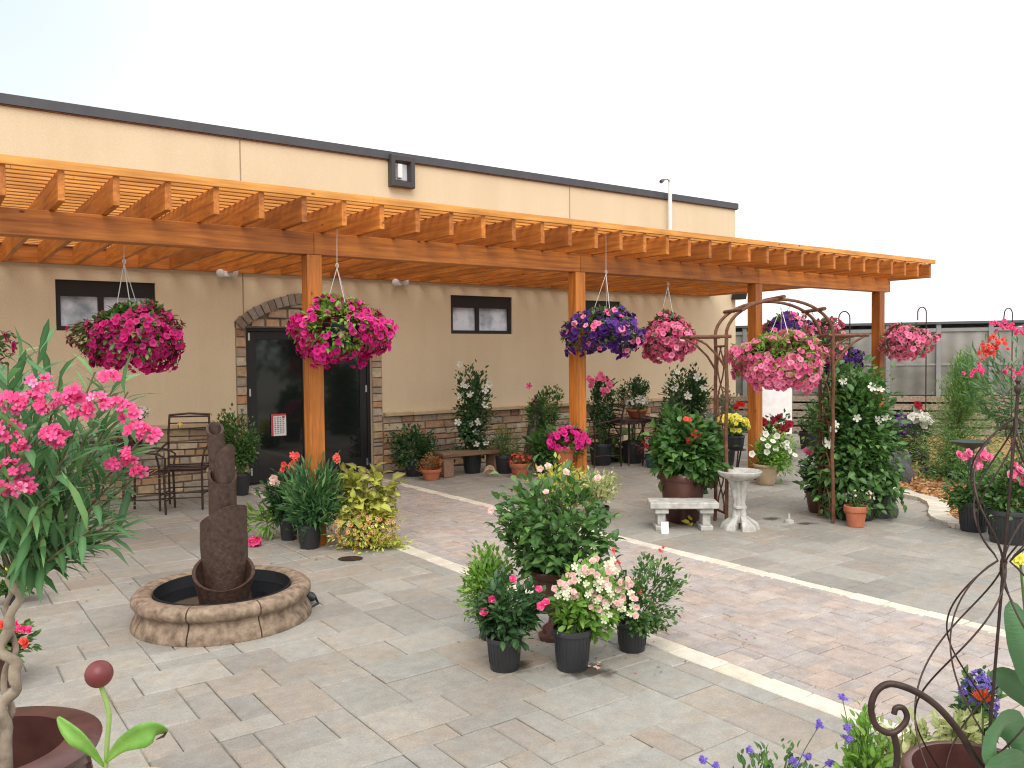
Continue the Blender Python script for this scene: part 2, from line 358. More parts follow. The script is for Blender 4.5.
# ------------------------------------------------------------------ plants
AX = (Rh, Fh, Zh)
def unit(n):
    v = rng.normal(size=(n, 3)); return v/np.linalg.norm(v, axis=1)[:, None]
def ell(c, r, dirs, k): return c + (dirs[:, :1]*r[0]*Rh + dirs[:, 1:2]*r[1]*Fh + dirs[:, 2:]*r[2]*Zh)*k[:, None]
def grow(root, base, c, r, nst=24, nleaf=600, L=.07, tm=LF2, lm=LG, t0=.3, spread=.16, up=.25, droop=0, stemr=.004, sm=STEMG, fl=None, shape='ell', Lvar=.35, out=.7, kink=.0):
    base = np.asarray(base, float); c = np.asarray(c, float); r = np.asarray(r, float)
    if nleaf >= 400 and shape != 'cone': L *= .8; nleaf = int(nleaf*1.5)
    d = unit(nst); d[:, 2] = d[:, 2]*.9 + .15; d /= np.linalg.norm(d, axis=1)[:, None]
    k = .55 + .5*rng.random(nst)**.6
    if shape == 'cone':
        h = rng.random(nst)**1.15; a = rng.random(nst)*2*math.pi; rad = (1-h)**.85*(.75+.4*rng.random(nst))*1.4+.04
        tip = c + (np.cos(a)*rad*r[0])[:, None]*Rh + (np.sin(a)*rad*r[1])[:, None]*Fh + ((h*2-1)*r[2])[:, None]*Zh
    elif shape == 'col':
        h = rng.random(nst); a = rng.random(nst)*2*math.pi; rad = (.75+.35*rng.random(nst))*np.clip(1.25-.75*h**2.2, .2, 1.05)
        tip = c + (np.cos(a)*rad*r[0])[:, None]*Rh + (np.sin(a)*rad*r[1])[:, None]*Fh + ((h*2-1)*r[2])[:, None]*Zh
    else: tip = ell(c, r, d, k)
    b0 = base + rng.normal(size=(nst, 3))*a3(.02, .02, 0)
    if shape in ('cone', 'col'):
        ax = base[None] + (c-base)[None]*0; hh = np.clip(tip[:, 2]-.35*r[0], base[2], None)
        frac = ((hh-base[2])/max(1e-3, (c[2]+r[2]-base[2])))[:, None]
        mid = base + ((c + a3(0, 0, r[2])) - base)*frac
        b0 = base + (mid-base)*.7 if shape == 'cone' else b0
    else:
        mid = b0*.55 + tip*.45; mid[:, 2] = b0[:, 2]*.35 + tip[:, 2]*.65
    mid = mid + rng.normal(size=(nst, 3))*r*kink
    bez = lambda s, t: b0[s]*((1-t)**2)[:, None] + mid[s]*(2*t*(1-t))[:, None] + tip[s]*(t**2)[:, None]
    st = M(); tt = np.linspace(0, 1, 6)
    for i in range(nst):
        p = bez(np.full(6, i), tt); st.tube(p, np.linspace(stemr, stemr*.35, 6), 4, False)
    st.build('stem', sm, root, True, sharp=0)
    s = rng.integers(0, nst, nleaf); t = t0 + (1-t0)*rng.random(nleaf)**.75
    P0 = bez(s, t); tan = bez(s, np.minimum(t+.06, 1.06))-P0; tan /= np.linalg.norm(tan, axis=1)[:, None]+1e-9
    rm = float(np.mean(r)); P = P0 + rng.normal(size=(nleaf, 3))*spread*rm*.6
    o = P-c; o /= np.linalg.norm(o, axis=1)[:, None]+1e-9
    Y = tan*.5 + o*out + unit(nleaf)*.75 + a3(0, 0, up-droop)
    Z = Zh + unit(nleaf)*.45 + o*.5
    lf = M(); lf.inst(tm, P, Y, Z, L*(1+Lvar*(rng.random(nleaf)*2-1))); 
    lf.build('foliage', lm, root, True, sharp=0)
    if fl:
        for q in (fl if isinstance(fl, list) else [fl]):
            m = M(); n = q['n']; sz = q['s']; nm = q.get('name', 'blossoms')
            if 'at' in q:
                dd = depth(c)-r[1]*q.get('fr', .75)
                for (px, py) in q['at']:
                    if q.get('stalk'):
                        e = D(px, py, dd); b_ = c*.6+e*.4-Zh*r[2]*.5; M().tube([b_, b_*.5+e*.5+Zh*.01, e], .0016, 4).build('stem', sm, root, True, sharp=0)
                    for kk in range(q.get('k', 1)):
                        off = rng.normal(size=3)*sz*(q.get('cs', .75) if q.get('k', 1) > 1 else 0)
                        p = D(px, py, dd)+off; mm = M(); nrm = -FW*.9+Zh*.35+unit(1)[0]*.45
                        (m if q.get('k', 1) > 1 else mm).inst(q['t'], [p], unit(1), [nrm], sz*(.85+.3*rng.random()), zfirst=True)
                        if q.get('k', 1) == 1: mm.build('flower', q['m'], root, True, sharp=0)
                    if q.get('k', 1) > 1: m.build('flower_cluster', q['m'], root, True, sharp=0); m = M()
                continue
            if q.get('mode', 'surf') == 'tip':
                cl = q.get('cl', 5); idx = rng.permutation(nst)[:max(1, min(nst, n//cl))]
                Pf = np.repeat(tip[idx], cl, 0) + rng.normal(size=(len(idx)*cl, 3))*sz*q.get('cs', 1.); of = unit(len(Pf))*.7+Zh*.6+(Pf-c)/rm*.5
            else:
                u = unit(n*3); u = u[u[:, 2] > q.get('zmin', -.4)][:n]; 
                for g in q.get('gap', []):
                    gd = a3(*g[:3]); gd /= np.linalg.norm(gd); u = u[(u @ gd) < g[3]+rng.normal(size=len(u))*.05]
                Pf = ell(c, r, u, .9+.17*rng.random(len(u))); of = u[:, :1]*Rh+u[:, 1:2]*Fh+u[:, 2:]*Zh + unit(len(u))*.45 - Fh*.15
            m.inst(q['t'], Pf, unit(len(Pf)), of, sz*(.75+.45*rng.random(len(Pf))), zfirst=True)
            m.build(nm, q['m'], root, True, sharp=0)

def pot_profile(kind, r, h):
    if kind == 'nursery': return [(0,.0),(r*.76,0),(r*.79,h*.03),(r*.93,h*.86),(r*1.0,h*.865),(r*1.0,h*.93),(r*.97,h),(r*.93,h),(r*.9,h*.88),(0,h*.87)]
    if kind == 'terra': return [(0,0),(r*.64,0),(r*.68,h*.02),(r*.88,h*.72),(r*.98,h*.73),(r*1.0,h*.76),(r*1.0,h*.98),(r*.97,h),(r*.88,h),(r*.86,h*.86),(0,h*.85)]
    if kind == 'tall': return [(0,0),(r*.62,0),(r*.66,h*.03),(r*.72,h*.1),(r*.95,h*.86),(r*1.0,h*.87),(r*1.04,h*.9),(r*1.04,h*.97),(r*1.0,h),(r*.93,h),(r*.9,h*.9),(0,h*.89)]
    if kind == 'urn': return [(0,0),(r*.62,0),(r*.64,h*.06),(r*.52,h*.09),(r*.5,h*.15),(r*.28,h*.22),(r*.24,h*.3),(r*.34,h*.36),(r*.6,h*.46),(r*.76,h*.62),(r*.8,h*.8),(r*.84,h*.88),(r*1.0,h*.94),(r*1.02,h*.98),(r*.98,h),(r*.84,h*.985),(r*.76,h*.9),(0,h*.88)]
    if kind == 'bowl': return [(0,0),(r*.5,0),(r*.7,h*.2),(r*.93,h*.75),(r*1.0,h*.8),(r*1.02,h*.95),(r*.97,h),(r*.9,h*.97),(r*.86,h*.85),(0,h*.83)]
def pot(root, c, r, h, kind, mat):
    sq = 5 if kind == 'square' else 0
    m = M().lathe(pot_profile('tall' if kind == 'square' else kind, r, h), c, 40, sq=sq)
    if kind == 'nursery':
        for j in range(24):
            a = 2*math.pi*j/24; m.tube([c+a3(r*.83*math.cos(a), r*.83*math.sin(a), h*.2), c+a3(r*.935*math.cos(a), r*.935*math.sin(a), h*.85)], r*.018, 4, False)
    m.build('pot', mat, root, True, sharp=35)
    M().lathe([(0, h*.90), (r*.45, h*.915), (r*.885, h*.885)], c, 24).build('soil', SOIL, root, True)
def potted(name, label, cat, bpx, bpy_, pw, ph, crown, kind='nursery', pm=None, group=None, yd=.85, cd=None, z0=0, d=None, **kw):
    """bpx,bpy_: pot's foot; pw,ph: its width and height; crown: extent (x0,x1,top,bottom) - all as measured on the photo."""
    if d is None:
        p = G(bpx, bpy_, z0); dd = depth(p)
    else: p = D(bpx, bpy_, d); dd = d
    k = dd/F_PX; r = pw*k/2; c = p + Fh*r*.8; h = ph*k
    if d is None: c[2] = z0
    root = thing(name, label, cat, c, group)
    pot(root, c, r, h, kind, pm or BLK)
    x0, x1, yt, yb = crown; dc = depth(c)+(cd or 0)
    cc = D((x0+x1)/2, (yt+yb)/2, dc); rx = (x1-x0)/2*dc/F_PX; rz = (yb-yt)/2*dc/F_PX
    kw.setdefault('nst', 24)
    grow(root, c + a3(0, 0, h*.88), cc, (rx*.88, rx*yd*.88, rz*.9), **kw)
    return root

# ------------------------------------------------------------------ ground
XW, YW = float(V(735.5, 300, 11.085)[0]), 11.085         # building corner and front wall plane
P1, P2 = 3.479, 5.389          # edges of the brick path
struct(M().add([(-300,-300,-.06),(300,-300,-.06),(300,400,-.06),(-300,400,-.06)], [(0,1,2,3)]).build('ground', GRND))
struct(M().add([(-7,-3,-.012),(20,-3,-.012),(20,17.5,-.012),(-7,17.5,-.012)], [(0,1,2,3)]).build('joint_bed', SANDJ))

curb = [G(x, y) for x, y in ((872,489),(890,491.5),(904,496.5),(918,499.5),(927,504),(929,509),(928,515),(931,519),(937,522),(951,526.5),(965,529),(985,531),(1010,532),(1060,536))]
def in_bed(x, y, cv=None):
    pts = [(p[0], p[1]) for p in (cv if cv is not None else curb)] + [(22, float(curb[-1][1])), (30, 12), (G(1100,438.5)[0], G(1100,438.5)[1]), (G(884,437)[0], G(884,437)[1])]
    c = False; n = len(pts)
    for i in range(n):
        (x1, y1), (x2, y2) = pts[i], pts[(i+1) % n]
        if (y1 > y) != (y2 > y) and x < (x2-x1)*(y-y1)/(y2-y1)+x1: c = not c
    return c
def paver(m, x0, y0, x1, y1, g=.0024, top=0.0, jit=.0035):
    g0 = g*(.6+random.random()*.9); z = top + random.uniform(-jit, jit)*.6
    b = .006; tz = [z+random.uniform(-.001, .001) for _ in range(4)]
    o = [(x0+g0, y0+g0), (x1-g0, y0+g0), (x1-g0, y1-g0), (x0+g0, y1-g0)]
    o = [(x+random.uniform(-.003, .003), y+random.uniform(-.003, .003)) for x, y in o]
    cx, cy = (x0+x1)/2, (y0+y1)/2
    i = [(x+(b if x < cx else -b), y+(b if y < cy else -b)) for x, y in o]
    v = [(x, y, z-.03) for x, y in o]+[(x, y, z-.006) for x, y in o]+[(x, y, t) for (x, y), t in zip(i, tz)]
    f = [(8,9,10,11)]
    for a, c in ((0, 4), (4, 8)):
        for j in range(4): f.append((a+j, a+(j+1)%4, c+(j+1)%4, c+j))
    m.add(v, f)
def ashlar(x0, y0, x1, y1, u, sizes, skip=None):
    nx, ny = int(round((x1-x0)/u)), int(round((y1-y0)/u)); occ = np.zeros((nx, ny), bool); m = M()
    for j in range(ny):
        for i in range(nx):
            if occ[i, j]: continue
            cs = [s for s in sizes if i+s[0] <= nx and j+s[1] <= ny and not occ[i:i+s[0], j:j+s[1]].any()] or [(1, 1, 1)]
            w, h, _ = random.choices(cs, [c[2] for c in cs])[0]; occ[i:i+w, j:j+h] = True
            a, b = x0+i*u, y0+j*u
            if skip and skip(a+w*u/2, b+h*u/2): continue
            paver(m, a, b, a+w*u, b+h*u)
    return m
SZ = [(4,2,1.2),(2,2,3),(3,2,4),(2,3,1.5),(2,1,2),(1,2,1),(1,1,.3),(3,3,.5),(3,1,.8)]
BW = .145
struct(ashlar(P1-.15*68-.003, -1.5, P1-.003, YW, .15, SZ).build('patio_paving', PAVE))
struct(ashlar(P2+.003, -1.5, P2+.003+.15*94, 16.5, .15, SZ, lambda x, y: (y > YW-.05 and x < XW+.1) or in_bed(x, y)).build('patio_paving', PAVE))
struct(ashlar(P1+BW, -1.5, P2-BW, YW, .0825, [(2,1,3),(2,2,3),(1,2,.6),(3,2,3),(1,1,.3),(3,1,.5)]).build('path_paving', BRICKP))
for nm, xa in (('path_border', P1), ('path_border', P2-BW)):
    m = M(); y = -1.5
    while y < YW: l = random.uniform(.2, .3); paver(m, xa-.005, y, xa+BW+.005, min(y+l, YW), .0035); y += l
    struct(m.build(nm, CREAM))
# bed edging and mulch
m = M(); cp = np.array(curb)
fine = []
for i in range(len(cp)-1):
    for t in (0, .34, .67): fine.append(cp[i]*(1-t)+cp[i+1]*t)
fine.append(cp[-1]); fine = np.array(fine); tg = np.gradient(fine, axis=0); tg /= np.linalg.norm(tg, axis=1)[:, None]; nn = np.stack([-tg[:, 1], tg[:, 0], tg[:, 2]*0], 1)
if np.dot(nn[5], Fh) < 0: nn = -nn
for i in range(0, len(fine)-1):
    a, b = fine[i]+tg[i]*.004, fine[i+1]-tg[i+1]*.004; w = .2; z = a3(0, 0, .03); q = [a, b, b+nn[i+1]*w, a+nn[i]*w]
    m.add([p-z for p in q]+[p+z for p in q], [(4,5,6,7),(0,1,5,4),(1,2,6,5),(2,3,7,6),(3,0,4,7)])
tag(m.build('garden_edging', CREAM), 'cream curved stone edging around the mulch bed', 'edging')
inner = [p+n*.13 for p, n in zip(fine, nn)]; inner2 = [p+n*.2 for p, n in zip(fine, nn)]
mm = M(); gx = np.linspace(8.5, 20, 170); gy = np.linspace(3, 16, 170); vi = {}; vs = []; fs = []
for i in range(169):
    for j in range(169):
        cx, cy = (gx[i]+gx[i+1])/2, (gy[j]+gy[j+1])/2
        if not in_bed(cx, cy, inner): continue
        q = []
        for (a, b) in ((i, j), (i+1, j), (i+1, j+1), (i, j+1)):
            if (a, b) not in vi:
                vi[(a, b)] = len(vs); vs.append((gx[a], gy[b], .0+.035*random.random()))
            q.append(vi[(a, b)])
        fs.append(tuple(q))
if fs: mm.add(vs, fs); mo = mm.build('mulch', MULCH, smooth=True); mo['kind'] = 'stuff'; tag(mo, 'loose orange brown wood chip mulch in the curved bed', 'mulch')
chip = M(); n = 7000
px = rng.uniform(872, 1040, n); py = rng.uniform(468, 534, n); pts = []
for a, b in zip(px, py):
    p = G(a, b)
    if in_bed(p[0], p[1], inner2): pts.append(p+a3(0, 0, .02+.03*rng.random()))
if pts:
    pts = np.array(pts); chip.inst(LF2N, pts, unit(len(pts))*a3(1, 1, .3), Zh+unit(len(pts))*.6, rng.uniform(.04, .1, len(pts)), 2.)
    chipm = mat_stones('bark_chip', [(.36,.17,.06),(.62,.36,.16),(.5,.26,.1),(.75,.52,.3)], 20, .9)
    co = chip.build('bark_chips', chipm); co['kind'] = 'stuff'; tag(co, 'scattered pale bark chips lying on the mulch bed', 'bark chips')

# ------------------------------------------------------------------ building
B = thing('garden_centre_building', 'long flat roofed tan stucco building with dark metal cap and stone base', 'building', (5, YW, 0))
ZC = 4.705; LZ = .83
xw = lambda px, py=400: float(V(px, py, YW)[0])
dx0, dx1, dzt = xw(247), xw(372), 2.12
wins = [(xw(58.5), xw(158)), (xw(452), xw(513)), (xw(570), xw(621))]; wz0, wz1 = 2.06, 2.66
XL = -8.0
def wall_grid(m, x0, x1, z0, z1, holes, y, dep):
    xs = sorted({x0, x1, *[h[0] for h in holes], *[h[1] for h in holes]}); zs = sorted({z0, z1, *[h[2] for h in holes], *[h[3] for h in holes]})
    for i in range(len(xs)-1):
        for j in range(len(zs)-1):
            cx, cz = (xs[i]+xs[i+1])/2, (zs[j]+zs[j+1])/2
            if any(h[0] < cx < h[1] and h[2] < cz < h[3] for h in holes): continue
            m.add([(xs[i], y, zs[j]), (xs[i+1], y, zs[j]), (xs[i+1], y, zs[j+1]), (xs[i], y, zs[j+1])], [(0,1,2,3)])
    for (a, b, c, d) in holes:
        for q in (((a,c),(b,c)), ((b,c),(b,d)), ((b,d),(a,d)), ((a,d),(a,c))):
            (p0, q0), (p1, q1) = q
            m.add([(p0, y, q0), (p1, y, q1), (p1, y+dep, q1), (p0, y+dep, q0)], [(0,1,2,3)])
m = M(); holes = [(a, b, wz0, wz1) for a, b in wins]+[(dx0, dx1, 0, dzt)]
wall_grid(m, XL, XW, 0, ZC-.1, holes, YW, .16)
m.add([(XW,YW,0),(XW,YW+12,0),(XW,YW+12,ZC-.1),(XW,YW,ZC-.1)], [(0,1,2,3)])
m.add([(XL,YW,0),(XL,YW+12,0),(XL,YW+12,ZC-.1),(XL,YW,ZC-.1)], [(0,3,2,1)])
m.add([(XL,YW+12,0),(XW,YW+12,0),(XW,YW+12,ZC-.1),(XL,YW+12,ZC-.1)], [(0,3,2,1)])
m.build('wall', STUCCO, B)
M().box((XL+.2, YW+.2, ZC-.45), (XW-.2, YW+11.8, ZC-.4)).build('roof', GDARK, B)
m = M(); m.box((XL-.04, YW-.045, ZC-.1), (XW+.045, YW+.25, ZC+.015)); m.box((XW-.25, YW+.25, ZC-.1), (XW+.045, YW+12.04, ZC+.015)); m.box((XL-.04, YW+.25, ZC-.1), (XL+.25, YW+12.04, ZC+.015))
m.build('parapet_cap', CAPM, B)
M().box((XL, YW-.03, ZC-.115), (XW+.03, YW-.001, ZC-.101)).build('cap_drip', RUST, B)
for px in (241, 569.6): 
    x = xw(px, 200); M().box((x-.008, YW-.004, LZ+.05), (x+.008, YW-.001, ZC-.12)).build('control_joint', JOINT, B)
M().box((XL, YW-.004, 3.2), (XW, YW-.001, 3.215)).build('control_joint', JOINT, B)

def stone_rows(m, x0, x1, z0, z1, y, holes=(), lo=.07, hi=.15, wlo=.12, whi=.42):
    z = z0
    while z < z1-.02:
        h = min(random.uniform(lo, hi), z1-z); h = z1-z if z1-z-h < .05 else h; x = x0
        while x < x1-.01:
            w = min(random.uniform(wlo, whi), x1-x); w = x1-x if x1-x-w < .07 else w
            sp = [(z, h)] if random.random() < .8 or h < .11 else [(z, h/2), (z+h/2, h/2)]
            for (zz, hh) in sp:
                g = .007; d = random.uniform(.012, .03); a, b, c, e = x+g, x+w-g, zz+g, zz+hh-g
                j = lambda: random.uniform(-.007, .007)
                fr = [(a+.008+j(), c+.006+j()), (b-.008+j(), c+.006+j()), (b-.008+j(), e-.006+j()), (a+.008+j(), e-.006+j())]
                m.add([(a,y-.004,c),(b,y-.004,c),(b,y-.004,e),(a,y-.004,e)]+[(p, y-d+random.uniform(-.006,.006), q) for p, q in fr],
                      [(4,5,6,7),(0,1,5,4),(1,2,6,5),(2,3,7,6),(3,0,4,7)])
            x += w
        z += h
sx0, sx1 = xw(236.5), xw(382)
M().box((XL, YW-.008, .0), (sx0, YW-.0015, LZ)).box((sx1, YW-.008, 0), (XW, YW-.0015, LZ)).build('mortar_backing', MORTAR, B)
m = M(); stone_rows(m, XL, sx0-.005, 0.01, LZ, YW-.008); m.build('stone_base', STONE, B); m = M(); stone_rows(m, sx1+.005, XW, 0.01, LZ, YW-.008); m.build('stone_base', STONE, B)
for a, b in ((XL, sx0-.01), (sx1+.01, XW+.02)):
    m = M(); x = a
    while x < b-.01:
        w = min(random.uniform(.45, .7), b-x); w = b-x if b-x-w < .2 else w
        m.box((x+.003, YW-.085, LZ+.003), (x+w-.003, YW-.002, LZ+.06)); x += w
    m.build('stone_ledge', LEDGE, B, bev=.008)
# door surround: side columns, spandrel and arch ring of soldier stones
dcx = (dx0+dx1)/2; zs_, za = 2.2, 2.60; hw = (sx1-sx0)/2; hh = za-zs_; Rr = (hw*hw+hh*hh)/(2*hh); cz = za-Rr; ang = math.asin(hw/Rr); ri = Rr-.14
m = M(); nb = 24; vb = [(sx0, zs_-.1)]+[(dcx+(Rr-.005)*math.sin(-ang+2*ang*i/nb), cz+(Rr-.005)*math.cos(-ang+2*ang*i/nb)) for i in range(nb+1)]+[(sx1, zs_-.1)]
bk = []
for i in range(len(vb)-1):
    (xa, za_), (xb, zb_) = vb[i], vb[i+1]
    if xb-xa > 1e-4: bk.append(((xa, YW-.006, dzt), (xb, YW-.006, dzt), (xb, YW-.006, zb_), (xa, YW-.006, za_)))
for q in bk: m.add(q, [(0,1,2,3)])
m.box((sx0, YW-.006, 0), (dx0, YW-.0015, zs_)); m.box((dx1, YW-.006, 0), (sx1, YW-.0015, zs_)); m.build('surround_backing', MORTAR, B)
m = M(); stone_rows(m, sx0, dx0, .01, zs_, YW-.006, lo=.08, hi=.15, wlo=.2, whi=.3); m.build('door_surround', STONE, B); m = M(); stone_rows(m, dx1, sx1, .01, zs_, YW-.006, lo=.08, hi=.15, wlo=.2, whi=.3)
m.build('door_surround', STONE, B); m = M()
z = dzt
while z < cz+ri-.03:
    h = min(random.uniform(.09, .15), cz+ri-z); hwz = math.sqrt(max(0, ri*ri-(z+h*.55-cz)**2)); x = max(dcx-hwz, dx0-.02); xe = min(dcx+hwz, dx1+.02)
    while x < xe-.02:
        w = min(random.uniform(.18, .42), xe-x); g = .008
        m.add([(x+g,YW-.01,z+g),(x+w-g,YW-.01,z+g),(x+w-g,YW-.01,z+h-g),(x+g,YW-.01,z+h-g)]+[(x+g+.01,YW-.045,z+g+.01),(x+w-g-.012,YW-.05,z+g+.006),(x+w-g-.01,YW-.045,z+h-g-.012),(x+g+.01,YW-.04,z+h-g-.008)],
              [(4,5,6,7),(0,1,5,4),(1,2,6,5),(2,3,7,6),(3,0,4,7)]); x += w
    z += h
m.build('arch_infill', STONE, B)
m = M(); na = 23
for i in range(na):
    a0 = -ang+2*ang*(i+.06)/na; a1 = -ang+2*ang*(i+.94)/na; pr = random.uniform(.055, .075)
    q = [(dcx+r*math.sin(a), cz+r*math.cos(a)) for r, a in ((ri, a0), (ri, a1), (Rr+random.uniform(-.01,.012), a1), (Rr+random.uniform(-.01,.012), a0))]
    m.add([(x, YW-.008, zz) for x, zz in q]+[(x, YW-pr, zz) for x, zz in q], [(4,7,6,5),(0,4,5,1),(1,5,6,2),(2,6,7,3),(3,7,4,0)])
m.build('door_arch', ARCHM, B)
# windows
for (a, b) in wins:
    y = YW+.03; w = M(); t = .055
    w.box((a, y, wz0), (b, y+.07, wz0+t)).box((a, y, wz1-.19), (b, y+.07, wz1)).box((a, y, wz0+t), (a+t, y+.07, wz1-.19)).box((b-t, y, wz0+t), (b, y+.07, wz1-.19))
    cxw = a+(b-a)*.44; w.box((cxw-.03, y+.002, wz0+t), (cxw+.035, y+.068, wz1-.19))
    wo = w.build('window', BLACKM, B, bev=.004)
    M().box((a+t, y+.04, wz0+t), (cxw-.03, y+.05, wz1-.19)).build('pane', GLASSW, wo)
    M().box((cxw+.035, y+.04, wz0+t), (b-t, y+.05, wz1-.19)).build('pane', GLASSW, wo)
# double door
mid = dcx
fr = M(); y = YW+.05; t = .05
fr.box((dx0, y, 0), (dx0+t, y+.09, dzt)).box((dx1-t, y, 0), (dx1, y+.09, dzt)).box((dx0+t, y, dzt-t), (dx1-t, y+.09, dzt)).box((dx0+t, y, .001), (dx1-t, y+.1, .02))
fr.build('door_frame', BLACKM, B, bev=.004)
for sgn, (a, b) in ((-1, (dx0+t, mid-.004)), (1, (mid+.004, dx1-t))):
    l = M(); st = .11; yy = y+.015
    l.box((a+.003, yy, .025), (a+st, yy+.045, dzt-t-.004)).box((b-st, yy, .025), (b-.003, yy+.045, dzt-t-.004))
    l.box((a+st, yy, dzt-t-st), (b-st, yy+.045, dzt-t-.004)).box((a+st, yy, .025), (b-st, yy+.045, .25))
    lo = l.build('door', BLACKM, B, bev=.003)
    M().box((a+st, yy+.018, .25), (b-st, yy+.026, dzt-t-st)).build('pane', GLASSD, lo)
    hx = b-.055 if sgn < 0 else a+.055
    M().tube([(hx, yy-.001, .95), (hx, yy-.05, .96), (hx, yy-.05, 1.24), (hx, yy-.001, 1.25)], .009, 8).build('handle', CHROME, lo, True)
    for zz in (.18, 1.25, 2.0):
        ex = a+.012 if sgn < 0 else b-.012
        M().box((ex-.012, yy-.008, zz-.05), (ex+.012, yy-.001, zz+.05)).build('hinge', CHROME, lo)
# vent light box high on the parapet
c = V(400, 172.5, YW); hw_, hh_ = .2, .23; m = M(); x, z = c[0], c[2]; yf = YW-.11
vs = []
for (s, yy) in ((1, YW-.002), (1, yf+.02), (.96, yf), (.66, yf-.002), (.5, YW-.03)):
    for (ax, az) in ((-1,-1),(1,-1),(1,1),(-1,1)): vs.append((x+ax*hw_*s, yy, z+az*hh_*s))
fs = [(k*4+i, k*4+(i+1)%4, (k+1)*4+(i+1)%4, (k+1)*4+i) for k in range(4) for i in range(4)]
m.add(vs, fs); fl = m.build('floodlight', flat('bronze_case', (.05,.045,.045), .5), B)
M().add([(x-.11,YW-.032,z-.13),(x+.11,YW-.032,z-.13),(x+.11,YW-.032,z+.13),(x-.11,YW-.032,z+.13)], [(0,1,2,3)]).build('reflector', flat('reflector', (.55,.58,.62), .25, .3), fl)
M().box((x-.075, YW-.085, z-.1), (x+.0, YW-.036, z+.11)).build('lens', WHITE, fl, bev=.01)
# twin head emergency lights
for px, py in ((225, 273.5), (397.5, 282.5)):
    c = V(px, py, YW); m = M().box((c[0]-.07, YW-.05, c[2]-.045), (c[0]+.07, YW-.002, c[2]+.035))
    e = m.build('emergency_light', WHITE, B, bev=.01)
    for s in (-1, 1):
        p = a3(c[0]+s*.075, YW-.085, c[2]+.005); dr = a3(s*.5, -.8, -.35); dr /= np.linalg.norm(dr)
        M().tube([p-dr*.04, p-dr*.01, p+dr*.045, p+dr*.05], [.02, .04, .052, .045], 14).build('lamp_head', WHITE, e, True)
c = V(737, 294, YW-.15)
M().obox((XW-.05, YW-.14, c[2]-.02), a3(.1,0,0), a3(0,.11,.0), a3(0,-.02,.085)).build('speaker', BLACKM, B, bev=.01)
c = V(670, 200, YW-.12); m = M(); top = V(670, 181, YW-.12)[2]; m.tube([(c[0], YW-.12, 3.0), (c[0], YW-.12, top)], .038, 12)
PO = tag(m.build('roof_mast', WHITE, None, True), 'slim white mast with a short arm rising above the parapet', 'mast')
M().tube([(c[0], YW-.12, top-.01), (c[0]-.12, YW-.17, top+.01), (c[0]-.3, YW-.22, top-.03)], .013, 8).build('arm', GSTEEL, PO, True)
M().tube([(c[0]-.27, YW-.21, top-.03), (c[0]-.36, YW-.24, top-.075)], [.03, .035], 10).build('camera_head', GDARK, PO, True)
# notice on the door
c = V(279.5, 425, YW+.03); T = M().box((c[0]-.105, YW+.058, c[2]-.15), (c[0]+.105, YW+.062, c[2]+.15)).build('door_notice', WHITE); tag(T, 'white paper notice with red edge taped to the door glass', 'notice')
m = M(); y1, y0 = YW+.0575, YW+.056
m.box((c[0]-.105, y0, c[2]-.15), (c[0]-.075, y1, c[2]+.15)).box((c[0]-.075, y0, c[2]+.125), (c[0]+.105, y1, c[2]+.15)).disc
m.box((c[0]+.05, y0, c[2]+.09), (c[0]+.085, y1, c[2]+.12)); m.build('red_border', REDP, T)
m = M()
for i in range(9):
    for j in range(4):
        m.box((c[0]-.06+j*.038, y0, c[2]+.09-i*.026), (c[0]-.06+j*.038+.026*random.uniform(.6,1), y1, c[2]+.102-i*.026))
m.build('print_lines', INKM, T)

# ------------------------------------------------------------------ pergola
YF, YP, SP = 6.68, 7.22, .3592
ZB, ZT = 2.833, 3.045
PG = thing('pergola', 'long orange stained cedar pergola with slatted top along the building front', 'pergola', (3, YP, 0))
posts = [-.14, 2.95] + [6.0, 9.06, 12.13]
posts = [-.14] + [float(V(px, py, YP)[0]) for px, py in ((314, 400), (577.5, 380), (755, 380), (878, 340))]
for x in posts:
    p = M().box((-.07, -.07, 0), (.07, .07, 2.63)); o = p.build('post', WZ, None, bev=.006); o.parent = PG; o.location = Vector((x, YP, 0))-PG.location
cuts = [-3.2]+posts[:-1]+[float(V(890.5, 288, YP-.07)[0])]
cuts[0] = -3.2
for i in range(len(cuts)-1):
    a, b = cuts[i], cuts[i+1]
    m = M().box((a+.0015, YP-.07, 2.632), (b-.0015, YP+.07, ZB-.002)); m.build('beam', WX, PG, bev=.006)
rp = M().box((-.023, 0, 0), (.023, YW-.05-YF, ZT-ZB)).build('rafter', WY, None, bev=.004)
X0 = .574
first = True
for i in range(-10, 35):
    o = rp if first else rp.copy()
    if not first: COL.objects.link(o)
    first = False; o.parent = PG; o.location = Vector((X0+SP*i-.02, YF, ZB))-PG.location
X1 = X0+SP*34+.03
M().box((-3.2, YW-.048, ZB), (X1, YW-.003, ZT)).build('ledger_board', WX, PG, bev=.004)
m = M(); y = YF-.03; i = 0
while y < YW-.05:
    x = -3.2
    segs = [x]
    while segs[-1] < X1: segs.append(min(segs[-1]+3.6+random.uniform(-.8, .8), X1+.05))
    hgt = .062 if i == 0 else .038
    for a, b in zip(segs[:-1], segs[1:]): m.box((a+.0006, y, ZT+.001), (b-.0006, y+.04, ZT+hgt+random.uniform(-.002, .002)))
    y += .15; i += 1
m.build('slat_lattice', WSL, PG, bev=.003)

